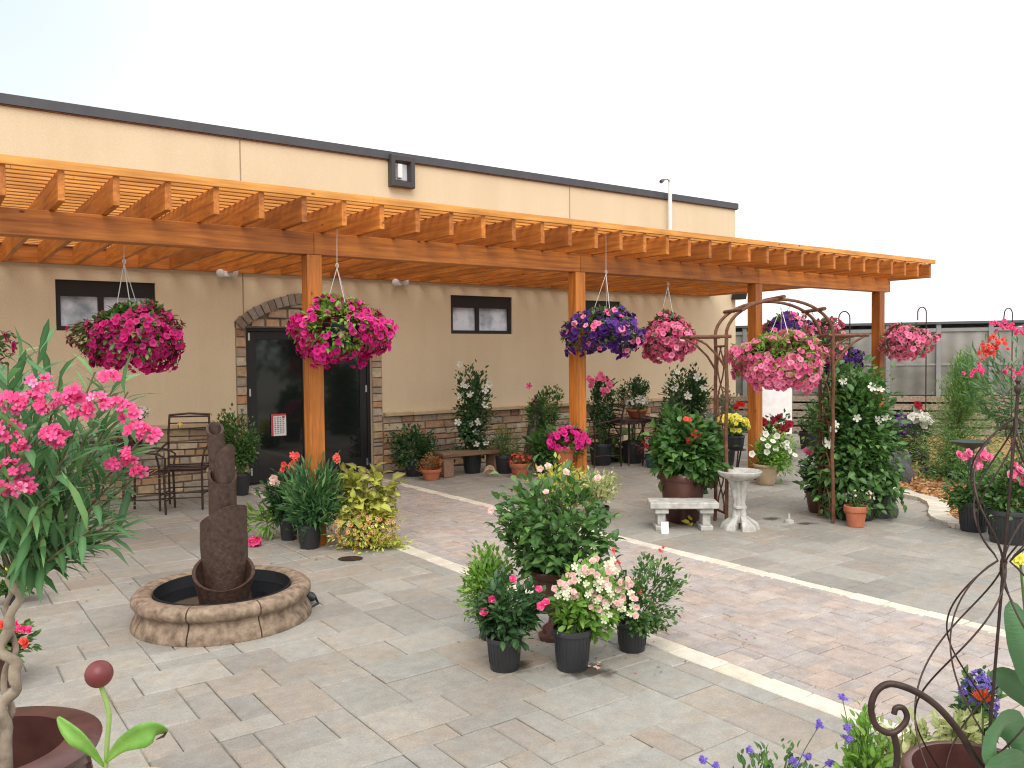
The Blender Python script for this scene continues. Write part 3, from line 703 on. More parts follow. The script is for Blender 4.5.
# ------------------------------------------------------------------ greenhouse and white panel
A, Bq = G(700, 432), G(1100, 438); dv = Bq-A; ln = np.linalg.norm(dv); dv /= ln; nv = a3(-dv[1], dv[0], 0)
if np.dot(nv, Fh) < 0: nv = -nv
GH = thing('greenhouse', 'low polycarbonate greenhouse with grey frame and weathered board base', 'greenhouse', A)
HG = 2.3; bx = lambda m, s0, s1, o0, o1, z0, z1: m.obox(A+dv*(s0+s1)/2+nv*(o0+o1)/2+a3(0,0,(z0+z1)/2), dv*(s1-s0)/2, nv*(o1-o0)/2, a3(0,0,(z1-z0)/2))
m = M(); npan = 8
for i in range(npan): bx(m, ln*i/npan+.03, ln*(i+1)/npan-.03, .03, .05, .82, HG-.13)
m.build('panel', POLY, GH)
for i in range(npan+1): bx(M(), ln*i/npan-.045, ln*i/npan+.045, -.01, .1, 0, HG-.05).build('post', GSTEEL, GH, bev=.005)
bx(M(), -.1, ln+.1, -.04, .12, HG-.05, HG+.0).build('eave_rail', GDARK, GH)
bx(M(), -.1, ln+.1, .0, .09, HG-.2, HG-.13).build('top_rail', GSTEEL, GH)
bx(M(), -.1, ln+.1, .012, .08, 1.42, 1.46).build('mid_rail', GSTEEL, GH)
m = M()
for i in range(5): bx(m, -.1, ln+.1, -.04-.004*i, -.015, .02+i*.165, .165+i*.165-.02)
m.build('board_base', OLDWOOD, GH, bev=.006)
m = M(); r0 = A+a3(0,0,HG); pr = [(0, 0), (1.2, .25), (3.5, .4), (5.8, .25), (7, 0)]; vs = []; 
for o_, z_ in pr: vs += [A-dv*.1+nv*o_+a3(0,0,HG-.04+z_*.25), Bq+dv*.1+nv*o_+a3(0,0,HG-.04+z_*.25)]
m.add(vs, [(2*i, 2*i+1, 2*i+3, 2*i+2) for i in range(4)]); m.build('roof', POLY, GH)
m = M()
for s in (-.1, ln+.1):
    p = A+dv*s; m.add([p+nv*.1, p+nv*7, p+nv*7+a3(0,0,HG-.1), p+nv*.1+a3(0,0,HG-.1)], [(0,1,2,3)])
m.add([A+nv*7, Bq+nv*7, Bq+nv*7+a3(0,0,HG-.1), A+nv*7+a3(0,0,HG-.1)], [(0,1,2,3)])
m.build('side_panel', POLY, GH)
c = G(777, 434); k = depth(c)/F_PX; w, h = 15*k, 60*k
pr = [(-w,0),(w,0),(w,h*.9),(w*.85,h*.97),(w*.6,h),(-w*.6,h),(-w*.85,h*.97),(-w,h*.9)]
m = M(); f_, b_ = [c+Rh*x+a3(0,0,z) for x, z in pr], [c+Rh*x+Fh*.05+a3(0,0,z) for x, z in pr]
m.add(f_+b_, [tuple(range(8)), tuple(range(15, 7, -1))]+[(i, i+8, (i+1)%8+8, (i+1)%8) for i in range(8)])
o = m.build('white_panel', flat('white_gloss', (.93,.93,.93), .4), None, loc=c); tag(o, 'plain white upright panel standing before the greenhouse boards', 'panel')

# ------------------------------------------------------------------ hanging baskets
def basket(label, px, py, wpx, hpx, d, cols, nfl, fs, apex, top=None, gap=(), lm=LG, nl=900, hang='wire', group='hanging flower baskets', second=None, foot=None, trail=.3):
    c = D(px, py, d); k = d/F_PX; rx, rz = wpx*k/2*.93, hpx*k/2*.93
    root = thing('hanging_basket', label, 'hanging basket', c, group)
    pc = c-a3(0, 0, rz*.35); pr_ = min(.19, rx*.42)
    M().lathe([(0,0),(pr_*.55,0),(pr_*.9,pr_*.7),(pr_,pr_*1.1),(pr_*.93,pr_*1.1),(pr_*.85,pr_*.8),(0,pr_*.75)], pc-a3(0,0,pr_*.3), 24).build('pot', BLK, root, True)
    ap = D(*apex, d); w = M(); rim = pc+a3(0, 0, pr_*.8)
    for j in range(3):
        a = 2*math.pi*j/3+.5; w.tube([rim+a3(pr_*math.cos(a), pr_*math.sin(a), 0), ap], .0035, 4)
    if top is not None:
        tp = D(apex[0], top, d); w.tube([ap, tp], .003, 4)
        w.tube([ap+Rh*.012*math.sin(t)+Zh*(.02-.02*math.cos(t)) for t in np.linspace(0, 5, 8)], .004, 4)
    w.build('hanger', WIRE if hang == 'wire' else IRON, root, True)
    # foliage shell with lumps
    n = nl; u = unit(n); u[:, 2] = np.where(u[:, 2] < -.75, -u[:, 2], u[:, 2])
    lump = lambda q: (1+.11*np.sin(q[:, 0]*4+px)+.10*np.sin(q[:, 2]*5+q[:, 1]*4+py)+.08*np.sin(q[:, 0]*10-q[:, 2]*8+px*2))*np.where(q[:, 2] > .35, .9, 1.03)
    kk = (.55+.42*rng.random(n)**.5)*lump(u); P = ell(c, (rx, rx, rz), u, kk)
    o = u[:, :1]*Rh+u[:, 1:2]*Fh+u[:, 2:]*Zh
    M().inst(LEAF if d < 8 else LF2, P, o+unit(n)*.7, Zh+o*.4+unit(n)*.5, .06*(.7+.6*rng.random(n))).build('foliage', lm, root, True, sharp=0)
    st = M()
    for j in range(26):
        uu = unit(1)[0]; uu[2] = uu[2]*.7; e = ell(c, (rx, rx, rz), uu[None], np.array([.98]))[0]; mid_ = rim*.4+e*.6+a3(0,0,rz*.35)
        st.tube([rim*(1-t)**2+mid_*2*t*(1-t)+e*t*t for t in np.linspace(0, 1, 6)], .003, 4, False)
    st.build('stem', STEMG, root, True, sharp=0)
    tot = len(cols)
    for ci, (mat, share) in enumerate(cols):
        n = int(nfl*share); u = unit(int(n*1.5)); u = u[u[:, 2] > -.82][:n]
        for g in gap:
            gd = a3(*g[:3]); gd /= np.linalg.norm(gd); u = u[(u @ gd) < g[3]+rng.normal(size=len(u))*.06]
        if second is not None:  # colour zones
            zone = np.sin(u[:, 0]*4+u[:, 2]*3+px)+rng.normal(size=len(u))*.5; u = u[zone > 0] if ci == 0 else u[zone < second]
        lp = lump(u); P = ell(c, (rx, rx, rz), u, (.90+.14*rng.random(len(u)))*lp)
        # side flowers sag a little, giving a ragged lower edge
        sag = np.clip(-u[:, 2], 0, 1)*rng.random(len(u))*trail*rz; P[:, 2] -= sag
        o = u[:, :1]*Rh+u[:, 1:2]*Fh+u[:, 2:]*Zh
        M().inst(PETU, P, unit(len(u)), o+unit(len(u))*.55, fs*(.75+.5*rng.random(len(u))), zfirst=True).build('blossoms', mat, root, True, sharp=0)
    if foot is not None:
        fx, fy, hx, hy, side = foot; f0 = D(fx, fy, d+.02); f0 = G(fx, fy); dd = depth(f0)
        H = thing('shepherd_hook', 'slim black shepherd hook carrying %s' % foot_txt[label], 'plant hook', f0, 'shepherd hooks')
        tp = D(hx, hy, dd); r = abs(apex[0]-fx)*dd/F_PX/2; 
        base_x = f0; pts = [f0, a3(f0[0], f0[1], tp[2]-r)]
        for t in np.linspace(0, math.pi, 10)[1:]: pts.append(a3(f0[0], f0[1], tp[2]-r)+Rh*side*(r-r*math.cos(t))+Zh*r*math.sin(t)*1.25)
        pts.append(pts[-1]-a3(0,0,.12)); M().tube(pts, .009, 8).build('rod', IRON, H, True)
    return root
foot_txt = {}
basket('crimson petunia basket above the pink oleander, hung before the leftmost window', 131, 336, 94, 72, 6.75, [(PCRI, 1)], 1350, .0285, (124, 264), 245, gap=[(-.3,-.6,.8,.86),(-.8,-.6,0,.93)], nl=1700)
basket('crimson petunia basket cut off by the edge of the photo', -50, 345, 106, 74, 6.75, [(PCRI, 1)], 260, .036, (-54, 268), 240)
basket('magenta petunia basket with green middle beside the post at the door', 342, 330, 104, 68, 7.35, [(PMAG, 1)], 1500, .0315, (337, 268), 226, gap=[(.12,-1,.25,.86),(-.05,-.75,.85,.9),(.25,-.85,-.5,.92)], lm=LB, nl=1500)
basket('purple petunia basket dotted with pink, hung beside the second post', 602, 331, 74, 52, 9.2, [(PPUR, .8), (PPNK, .2)], 640, .038, (606, 274), 232, gap=[(.05,-.7,.75,.93)])
basket('salmon pink petunia basket hung against the wall, touching the purple one', 668, 337, 60, 49, 10.3, [(PPNK, 1)], 900, .036, (668, 286), 281)
H5 = basket('largest pink petunia basket with green top, hung inside the metal arbor', 779, 359, 89, 62, 8.3, [(PPNK, 1)], 1500, .034, (781, 307), None, gap=[(-.35,-.75,.5,.85),(.35,-.85,.38,.93)], lm=LB, nl=1700, trail=.35)
basket('basket of dark purple and pink petunias rising behind the arbor basket', 787, 333, 62, 44, 11.4, [(PPUR, .75), (PPNK, .4)], 560, .042, (790, 306), 294, second=.4)
basket('small pink petunia basket seen through the arbor arch', 822, 338, 44, 46, 12., [(PPNK, 1)], 260, .042, (812, 312), 292, gap=[(0,-1,.1,.8)])
foot_txt = {'dark violet petunia basket on a hook behind the arbor': 'the dark violet basket', 'round pink petunia basket on a hook before the greenhouse': 'the pink basket before the greenhouse'}
basket('dark violet petunia basket on a hook behind the arbor', 840, 359, 40, 30, 12.4, [(PPUR, 1)], 300, .042, (838.5, 338), None, lm=LD, hang='iron', foot=(849.5, 470, 844, 313, -1))
basket('round pink petunia basket on a hook before the greenhouse', 908, 341, 51, 36, 12.6, [(PPNK, 1)], 420, .043, (917, 322), None, hang='iron', gap=[(.15,-.7,.6,.93)], foot=(925.5, 462, 921, 308.5, -1))

# ------------------------------------------------------------------ plants by the wall
SCN = dict(kink=.08)
potted('potted_shrub', 'feathery green shrub in black pot at the left door jamb', 'potted plant', 240, 496, 16, 22, (212,260,408,464), lm=LG, nleaf=1500, L=.06, tm=LF2, nst=26, spread=.3)
potted('potted_shrub', 'low spreading dark green bush in black pot by the wall', 'potted plant', 414, 477, 22, 18, (384,443,424,468), lm=LD, nleaf=1100, L=.075, tm=LF2, nst=26, spread=.3)
potted('potted_flowers', 'orange leaved plant in terracotta pot under the bench end', 'potted plant', 430.5, 481, 21, 11, (416,445,456,474), kind='terra', pm=TERRA, lm=LOR, nleaf=420, L=.05, nst=16, spread=.3)
potted('potted_mandevilla', 'tall white mandevilla column in black pot behind the wooden bench', 'potted plant', 472, 474, 20, 22, (454,493,364,456), lm=LD, nleaf=1500, L=.085, tm=LF2, nst=60, shape='col', yd=.8, spread=.25,
       fl=dict(t=STAR, m=PWHT, s=.052, n=0, at=[(460,364),(463,385),(467,386),(470,394),(459,396),(489,384),(485,390),(485,405),(478,422),(471,424),(476,432),(458,422),(476,444),(486,443)]))
potted('potted_shrub', 'green feathery shrub in black pot between bench and bronze obelisk', 'potted plant', 505, 474, 20, 18, (488,526,424,462), lm=LG, nleaf=900, L=.06, tm=LF2N, nst=26, spread=.3)
potted('potted_flowers', 'orange flowering plant in terracotta pot below the feathery shrub', 'potted plant', 520, 478, 21, 14, (506,537,452,472), kind='terra', pm=TERRA, lm=LOR, nleaf=420, L=.045, nst=16, spread=.3, fl=dict(t=DAISY, m=PCOR, s=.025, n=26, zmin=0))
potted('potted_shrub', 'small leaved upright shrub standing behind the brown obelisk', 'potted plant', 548, 470, 22, 22, (524,564,377,440), lm=LG, nleaf=1100, L=.07, tm=LF2, nst=26, spread=.2, t0=.35, fl=dict(t=STAR, m=PPNK, s=.06, n=0, at=[(529,386)]))
# brown obelisk
ob = G(537, 470)+Fh*.15; kk = depth(ob)/F_PX; O = thing('garden_obelisk', 'brown four sided wooden obelisk standing by the stone base', 'obelisk', ob)
top = ob+a3(0,0,66*kk)
for sx, sy in ((-1,-1),(1,-1),(1,1),(-1,1)): M().tube([ob+a3(sx*.16,sy*.16,0), top+a3(sx*.035,sy*.035,0)], .02, 4).build('leg', URNB, O)
m = M()
for i in range(7):
    t = .12+i*.12; r = .16*(1-t)+.035*t; c = ob*(1-t)+top*t
    for a, b in (((-1,-1),(1,-1)),((1,-1),(1,1)),((1,1),(-1,1)),((-1,1),(-1,-1))): m.tube([c+a3(a[0]*r,a[1]*r,0), c+a3(b[0]*r,b[1]*r,0)], .014, 4)
m.build('rungs', URNB, O)
m = M(); 
for (a, b) in (((-1,-1),(1,-1)),((1,-1),(1,1)),((1,1),(-1,1)),((-1,1),(-1,-1))):
    for s_ in (.2,.4,.6,.8):
        q0 = (a[0]*(1-s_)+b[0]*s_)*.16, (a[1]*(1-s_)+b[1]*s_)*.16; m.tube([ob+a3(q0[0],q0[1],.05), top+a3(q0[0]*.2,q0[1]*.2,-.02)], .011, 4)
m.build('slats', URNB, O)
M().lathe([(0,0),(.05,0),(.055,.03),(.02,.06),(.03,.09),(0,.12)], top, 12).build('finial', URNB, O, True)
potted('potted_shrub', 'broad leaved green plant beside the foot of the obelisk', 'potted plant', 546, 477, 20, 16, (528,564,425,466), lm=LG, nleaf=420, L=.11, tm=LF2W, nst=20, spread=.35)
# magenta petunias in a pot fixed to the post
pp = posts[2]
tp_ = D(567, 464, depth(a3(pp, YP, 1))-.05); 
potted('post_planter', 'magenta petunias in a terracotta pot mounted on the second post', 'planter', 566, 464, 22, 17, (545,592,426,458), kind='terra', pm=TERRA, d=depth(a3(pp, YP, 1))-.25, lm=LG, nleaf=420, L=.06, nst=24, spread=.3,
       fl=dict(t=PETU, m=PMAG, s=.036, n=170, zmin=-.3, gap=[(-.1,-1,.0,.93)]))
potted('potted_shrub', 'pink flowered shrub standing behind the second post chair', 'potted plant', 602, 466, 24, 22, (584,622,374,425), lm=LD, nleaf=900, L=.075, tm=LF2, nst=26, spread=.2, t0=.35,
       fl=dict(t=ROSE, m=PPNK, s=.05, n=0, k=4, at=[(590,382),(601,377),(609,384),(604,390)]))
potted('topiary_ball', 'clipped green ball topiary standing behind the bistro table', 'potted plant', 634, 464, 22, 22, (616,650,377,402), lm=LD, nleaf=900, L=.055, tm=LF2, nst=26, spread=.25, t0=.75)
potted('hosta', 'large leaved hosta in dark pot on the floor before the bistro table', 'potted plant', 613, 461, 22, 12, (592,642,437,456), lm=LG, nleaf=60, L=.24, tm=LEAFW, nst=26, spread=.3, kind='bowl', pm=BROWNG)
potted('potted_flowers', 'red and white flowers in small teal pot by the bistro table', 'potted plant', 653, 468, 15, 13, (637,667,437,458), kind='terra', pm=TEAL, lm=LBZ, nleaf=420, L=.05, nst=18, spread=.3, fl=dict(t=DAISY, m=PDRK, s=.03, n=30, zmin=-.1))
potted('potted_mandevilla', 'white mandevilla bush against the wall behind the large brown pot', 'potted plant', 690, 462, 26, 22, (660,712,363,428), lm=LD, nleaf=1500, L=.09, tm=LF2, nst=46, spread=.25, cd=-.3,
       fl=dict(t=STAR, m=PWHT, s=.06, n=0, at=[(677,372),(697,377),(675,388),(703,388),(688,396)]))
potted('potted_shrub', 'dark leafy shrub beneath the white mandevilla by the wall end', 'potted plant', 668, 470, 22, 20, (650,700,396,455), lm=LD, nleaf=900, L=.085, tm=LF2, nst=26, spread=.25)
potted('potted_flowers', 'grey green perennial with red bloom beneath the building corner', 'potted plant', 727, 466, 22, 20, (704,748,386,450), lm=LGB, nleaf=800, L=.075, tm=LF2, nst=30, spread=.25, fl=dict(t=ROSE, m=PRED, s=.045, n=0, k=5, at=[(737,407)]))

# ------------------------------------------------------------------ bistro furniture
def chair(name, label, c, yaw, H=1.04, arms=True, group=None, w=.46):
    R = thing(name, label, 'chair', c, group)
    X = a3(math.cos(yaw), math.sin(yaw), 0); Y = a3(-X[1], X[0], 0); p = lambda x, y, z: np.asarray(c)+X*x+Y*y+Zh*z; h = w/2; s = .45
    for sx in (-1, 1):
        M().tube([p(sx*h, h*.95, 0), p(sx*h, h*.9, s), p(sx*h, h*1.0, H*.8), p(sx*h*.97, h*1.2, H)], .013, 8).build('rear_leg', IRON, R, True)
        M().tube([p(sx*h, -h*.95, 0), p(sx*h, -h*.9, s)], .013, 8).build('front_leg', IRON, R, True)
        if arms:
            M().tube([p(sx*h, h*1.02, .74), p(sx*h*1.08, h*.2, .70), p(sx*h*1.1, -h*.7, .67), p(sx*h*1.1, -h*1.0, .62), p(sx*h*1.02, -h*.95, .52), p(sx*h, -h*.9, s)], .012, 8).build('armrest', IRON, R, True)
    m = M()
    for i in range(9):
        t = i/8; y = -h+2*h*t; z = s+.02-.035*math.sin(math.pi*t); m.tube([p(-h, y, z), p(h, y, z)], .009, 5)
    m.tube([p(-h,-h*.9,s),p(h,-h*.9,s),p(h,h*.9,s),p(-h,h*.9,s),p(-h,-h*.9,s)], .011, 6); m.build('seat', IRON, R, True)
    m = M()
    for i in range(7):
        z = s+.12+(H-s-.14)*i/6; y = h*(.93+.27*max(0, (z-.6)/(H-.6))); m.tube([p(-h, y, z), p(h, y, z)], .011 if i in (0, 6) else .008, 5)
    m.tube([p(-h, h*1.2, H), p(0, h*1.22, H+.015), p(h, h*1.2, H)], .014, 6); m.build('backrest', IRON, R, True)
    m = M()
    for z in (.14, .2): m.tube([p(-h,-h*.93,z), p(h,-h*.93,z)], .008, 5); m.tube([p(-h,h*.93,z), p(h,h*.93,z)], .008, 5)
    for sx in (-1, 1): m.tube([p(sx*h,-h*.93,.17), p(sx*h,h*.93,.17)], .008, 5)
    m.build('stretcher', IRON, R, True); return R
vyaw = -YAW
GC = 'dark iron bistro chairs'
c = G(186, 507); c[2] = 0; chair('bistro_chair', 'dark iron slat back chair with a small yellow tag, nearest the fountain', c, vyaw+.15, 1.05, group=GC)
tg_ = D(180, 424, depth(c)+.2); o = M().obox(tg_, Rh*.03, Fh*.002, Zh*.008).obox(tg_, Rh*.008, Fh*.0025, Zh*.03).build('price_tag', flat('tag_yellow', (.8,.6,.08), .5)); tag(o, 'yellow cross shaped tag tied to the iron chair back', 'tag')
c = G(150, 512); chair('bistro_chair', 'dark iron curved arm chair half hidden behind the oleander flowers', c, vyaw+1.75, .95, group=GC)
c = G(100, 505); T = thing('bistro_table', 'round iron table half hidden behind the oleander leaves', 'table', c+Fh*.3)
def rtable(T, c, H, r):
    M().lathe([(0,H-.02),(r,H-.02),(r,H),(0,H)], c, 32).build('tabletop', IRON, T, True)
    m = M(); m.lathe([(r*.97,H-.06),(r*.985,H-.06),(r*.985,H-.02),(r*.97,H-.02)], c, 32); m.build('apron', IRON, T, True)
    for j in range(4):
        a = math.pi/4+j*math.pi/2; e = a3(math.cos(a), math.sin(a), 0)
        M().tube([c+e*r*.75+Zh*(H-.03), c+e*r*.35+Zh*H*.55, c+e*r*.45+Zh*H*.25, c+e*r*.8], .011, 6).build('leg', IRON, T, True)
rtable(T, c+Fh*.3, .74, .36)
# small white flowers on that table
p0 = c+Fh*.3+Rh*.28+Zh*.74; R_ = thing('potted_flowers', 'white flowers in a small black pot above the oleander blossoms', 'potted plant', p0)
pq = D(142, 424, depth(p0)); p0 = a3(p0[0], p0[1], .74)
pot(R_, p0, .07, .10, 'nursery', BLK); grow(R_, p0+Zh*.09, D(143, 413, depth(p0)), (.09,.08,.08), nst=14, nleaf=120, L=.03, lm=LD, fl=dict(t=DAISY, m=PWHT, s=.018, n=70, zmin=0))
c = G(632, 466)+Fh*.3; T = thing('bistro_table', 'round dark iron table with curved legs carrying the white flowers', 'table', c); TH = float(D(632, 418, depth(c))[2]); rtable(T, c, TH, .37)
p0 = D(637, 421, depth(c)); p0[2] = TH; R_ = thing('flower_bowl', 'terracotta bowl of white flowers on the round iron table', 'potted plant', p0)
pot(R_, p0, .17, .14, 'bowl', TERRA); grow(R_, p0+Zh*.12, p0+Zh*.24, (.2,.18,.12), nst=20, nleaf=260, L=.05, lm=LG, fl=dict(t=DAISY, m=PWHT, s=.028, n=110, zmin=-.1))
c = G(603, 466)+Fh*.1; chair('bistro_chair', 'dark iron chair behind the second post, turned to the round table', c, vyaw-1.3, .92, group=GC)
c = G(660, 466)+Fh*.25; chair('bistro_chair', 'dark iron chair between the round table and the large brown pot', c, vyaw+1.4, .86, group=GC)
# wooden bench by wall with block legs
c = G(471, 476)+Fh*.2; k = depth(c)/F_PX; Bn = thing('wooden_bench', 'low rustic wooden plank bench on block legs by the stone base', 'bench', c)
X = a3(1,0,0)*.9+Rh*.1; X /= np.linalg.norm(X); Y = np.cross(Zh, X); hb = float(D(471, 450, depth(c))[2]); Ls = 32*k/ max(.5, abs(np.dot(X, Rh)))
M().obox(c+Zh*(hb-.03), X*Ls, Y*.17, Zh*.03).build('seat', mat_wood('bench_wood', 0, (.14,.085,.05), (.3,.2,.12), .8), Bn, bev=.01)
for s_ in (-.8, .72): M().obox(c+X*Ls*s_+Zh*(hb-.06)/2, X*.08, Y*.13, Zh*(hb-.062)/2).build('leg', STONE, Bn, bev=.012)
c = G(490, 476)-Fh*.02; m = M()
for j in range(9):
    a = math.radians(-60+15*j); m.tube([c+Zh*.01, c+Rh*.08*math.sin(a)+Zh*(.02+.13*math.cos(a))-Fh*.04, c+Rh*.1*math.sin(a)+Zh*(.0+.1*math.cos(a))-Fh*.07], [.012,.022,.01], 6)
o = m.build('shell_ornament', BEIGEP, None, True, loc=c); tag(o, 'small fan shaped stone shell leaning against the wooden bench leg', 'ornament')

# ------------------------------------------------------------------ fountain
c0 = G(222.5, 606); c0 = D(223.5, 600, 5.5); c0[2] = 0
FN = thing('fountain', 'round stone basin fountain with four stacked brown cut tubes', 'fountain', c0)
R = .56; pr = [(R*.72,.0),(R*1.0,0),(R*1.008,.015),(R*.99,.05),(R*.95,.085),(R*.93,.112),(R*.935,.128),(R*.975,.14),(R*1.0,.16),(R*.997,.19),(R*.96,.213),(R*.89,.222),(R*.81,.216),(R*.775,.2),(R*.77,.17),(R*.77,.05)]
vd = math.atan2(-Fh[1], -Fh[0]); ns = 8
for j in range(ns):
    a0 = vd-math.pi/8+.34+2*math.pi*j/ns; M().lathe(pr, c0, 14, a0+.009, a0+2*math.pi/ns-.009).build('basin_segment', BASIN, FN, True, sharp=50)
M().lathe([(R*.985,.005),(R*.9,.09),(R*.88,.13),(R*.95,.155),(R*.95,.18),(R*.87,.208),(R*.79,.2),(R*.762,.15),(R*.755,.02)], c0, 48).build('basin_joint', flat('joint_dark', (.035,.025,.02), .9), FN, True)
M().disc(c0, R*.76, 48, .135).build('water', WATER, FN)
M().lathe([(R*.758,.215),(R*.758,.1),(0,.1)], c0, 40).build('liner', BLK, FN, True)
def tube_cut(px, d, r, z0, z1, amp, ang_, tilt=(0, 0), wall=.016, n=48, closed=False, flare=.035, tap=0):
    ax = D(px, 560, d); b = a3(ax[0], ax[1], 0); phi = vd+ang_; m = M(); vs = []
    nr = 9
    zt = lambda a: z1 - amp*(.5+.5*math.cos(a-phi)) if not closed else z1-amp*max(0, (.5+.5*math.cos(a-phi)))**1.0
    for ring in range(nr+1):
        for j in range(n):
            a = 2*math.pi*j/n; t = ring/nr; z = z0+(zt(a)-z0)*t; rr = r*(1-tap*(1-t))*(1+.012*math.sin(z*30+a*2)+flare*(t > .93))
            vs.append(b+a3(rr*math.cos(a)+tilt[0]*(z-z0), rr*math.sin(a)+tilt[1]*(z-z0), z))
    for ring in range(nr+1):
        for j in range(n):
            a = 2*math.pi*j/n; t = 1-ring/nr; z = z0+.01+(zt(a)-z0-.01)*t; rr = (r*(1-tap*(1-t))-wall)*(1+.01*math.sin(z*30+a*2))
            vs.append(b+a3(rr*math.cos(a)+tilt[0]*(z-z0), rr*math.sin(a)+tilt[1]*(z-z0), z))
    K = 2*nr+2; f = [(i*n+j, i*n+(j+1)%n, (i+1)*n+(j+1)%n, (i+1)*n+j) for i in range(K-1) for j in range(n)]
    f.append(tuple((K-1)*n+j for j in range(n))); m.add(vs, f)
    return m.build('tube', TUBEM, FN, True, sharp=50)
L_ = lambda x: (Rh[0]*x, Rh[1]*x)
tube_cut(223.5, 5.42, .192, .11, .415, .17, .35, wall=.02, tap=.22, flare=.01)
tube_cut(225, 5.55, .150, .2, .75, .18, -2.25, L_(-.01), flare=0, wall=.022)
tube_cut(224, 5.66, .090, .25, .975, .11, .5, L_(.0))
tube_cut(225, 5.68, .068, .5, 1.13, .16, -2.25, L_(.02), flare=0)
tube_cut(222.5, 5.72, .057, .7, 1.27, .08, .35, L_(-.06))
p = G(311, 604)+Zh*.05; m = M().tube([p-Rh*.05+Fh*.05, p, p+Rh*.03-Zh*.01], [.03,.035,.02], 10).tube([p+Rh*.03, p+Rh*.05-Zh*.045, p+Rh*.02-Zh*.045-Fh*.1], .009, 6)
o = m.build('pump_outlet', BLK, None, True, loc=p); tag(o, 'small black pump fitting against the fountain basin side', 'fitting')

# ------------------------------------------------------------------ group at the door post
potted('potted_oleander', 'grassy narrow leaved oleander in black pot before the door post', 'potted plant', 307.5, 550, 24, 24, (283,352,458,532), lm=LO, nleaf=1100, L=.15, tm=LF2N, nst=40, spread=.25, up=.7, t0=.2,
       fl=dict(t=STAR, m=PCOR, s=.03, n=0, k=4, at=[(334,457),(294,458)]))
potted('potted_rose', 'leafy plant with pink and white bloom in the pot beside the oleander', 'potted plant', 287, 541, 19, 27, (262,312,468,522), lm=LD, nleaf=700, L=.085, tm=LF2, nst=26, spread=.3,
       fl=[dict(t=ROSE, m=PBLU, s=.035, n=0, k=4, at=[(272,483)]), dict(t=ROSE, m=PCOR, s=.03, n=0, k=4, at=[(287,469),(294,461)])])
c = G(262, 541); R_ = thing('trailing_plant', 'arching green spray with a hot pink bloom trailing over the paving', 'plant', c)
grow(R_, D(285, 512, depth(c)+.1), D(264, 521, depth(c)+.1), (.2,.12,.13), nst=16, nleaf=160, L=.12, tm=LF2N, lm=LB, spread=.15, t0=.2)
m = M(); pc = G(255, 546)+Zh*.04; u = unit(26); m.inst(ROSE, pc+u*.05*a3(1,1,.7), unit(26), u+Zh*.3, .028, zfirst=True); m.build('flower_cluster', PHOT, R_, True, sharp=0)
potted('potted_coleus', 'lime and bronze coleus over peach calibrachoa spilling beside the door post', 'potted plant', 366, 549, 34, 34, (338,394,464,520), kind='terra', pm=BROWNG, lm=LCO, nleaf=390, L=.105, tm=LEAFW, nst=40, spread=.4, up=-.05,
       yd=.9)
c = G(364, 553)+Fh*.22; R_ = thing('calibrachoa', 'mound of peach calibrachoa with lime leaves under the coleus', 'plant', c)
grow(R_, c+Zh*.3, D(364, 526, depth(c)), (.3,.26,.21), nst=40, nleaf=1500, L=.05, tm=LF2, lm=LY, spread=.35, t0=.35, fl=dict(t=DAISY, m=PORC, s=.021, n=330, zmin=-.9))
grow_ = None
c = G(392, 549); R_ = thing('trailing_plant', 'lime green trailer creeping onto the pale path border', 'plant', c)
grow(R_, c-Rh*.15+Zh*.03, c+Zh*.04, (.2,.12,.045), nst=14, nleaf=220, L=.045, tm=LF2, lm=LY, spread=.3)
# ------------------------------------------------------------------ centre group
potted('potted_hibiscus', 'largest hibiscus in brown pedestal urn at the patio middle', 'potted plant', 557, 645, 56, 72, (484,626,462,594), kind='urn', pm=URNB, lm=LG, nleaf=1150, L=.074, tm=LEAFM, nst=54, spread=.2, t0=.3, stemr=.006, sm=STEMM, out=.5, kink=.12,
       fl=[dict(t=ROSE, m=PBLU, s=.022, n=0, stalk=1, at=[(546,492),(491,511),(540,469),(548,466),(566,472),(598,478)])], yd=.8)
potted('potted_rose', 'hot pink rose bush in black pot at the left front of the centre group', 'potted plant', 504.5, 674, 37, 34, (473,547,566,648), lm=LD, nleaf=850, L=.06, tm=LEAF, nst=26, spread=.3,
       fl=dict(t=ROSE, m=PHOT, s=.022, n=0, at=[(484,612),(492,599),(513,579),(539,589),(546,602),(541,606)]))
potted('potted_bougainvillea', 'blush and cream bougainvillea in the black pot at front right', 'potted plant', 573.5, 674, 40, 42, (556,628,560,638), lm=LB, nleaf=750, L=.07, tm=LEAF, nst=34, spread=.28,
       fl=[dict(t=STAR, m=PCRM, s=.020, n=0, k=5, cs=1.2, at=[(582,576),(602,585),(613,596),(590,592),(606,612),(630,598),(612,566),(568,592),(622,612)]), dict(t=ROSE, m=PBLU, s=.018, n=0, k=4, cs=1.1, at=[(590,566),(612,573),(623,583),(575,579),(572,589),(600,598),(621,597),(597,604),(634,607),(616,604),(588,571),(607,584),(564,587),(627,590)])])
potted('potted_shrub', 'fine leaved shrub with tiny red buds in the black pot nearest the path', 'potted plant', 634, 654, 33, 30, (601,690,549,634), lm=LG, nleaf=1300, L=.045, tm=LF2, nst=44, spread=.14, t0=.3, out=.6, stemr=.003, sm=STEMM,
       fl=dict(t=DAISY, m=PCOR, s=.012, stalk=1, n=0, k=3, at=[(663,550),(612,549),(618,562),(640,590),(622,600)]))
potted('potted_shrub', 'bright lime green shrub in grey pot behind the hot pink rose', 'potted plant', 492, 642, 30, 34, (458,520,540,632), lm=LB, nleaf=1000, L=.05, tm=LF2, nst=34, spread=.25)
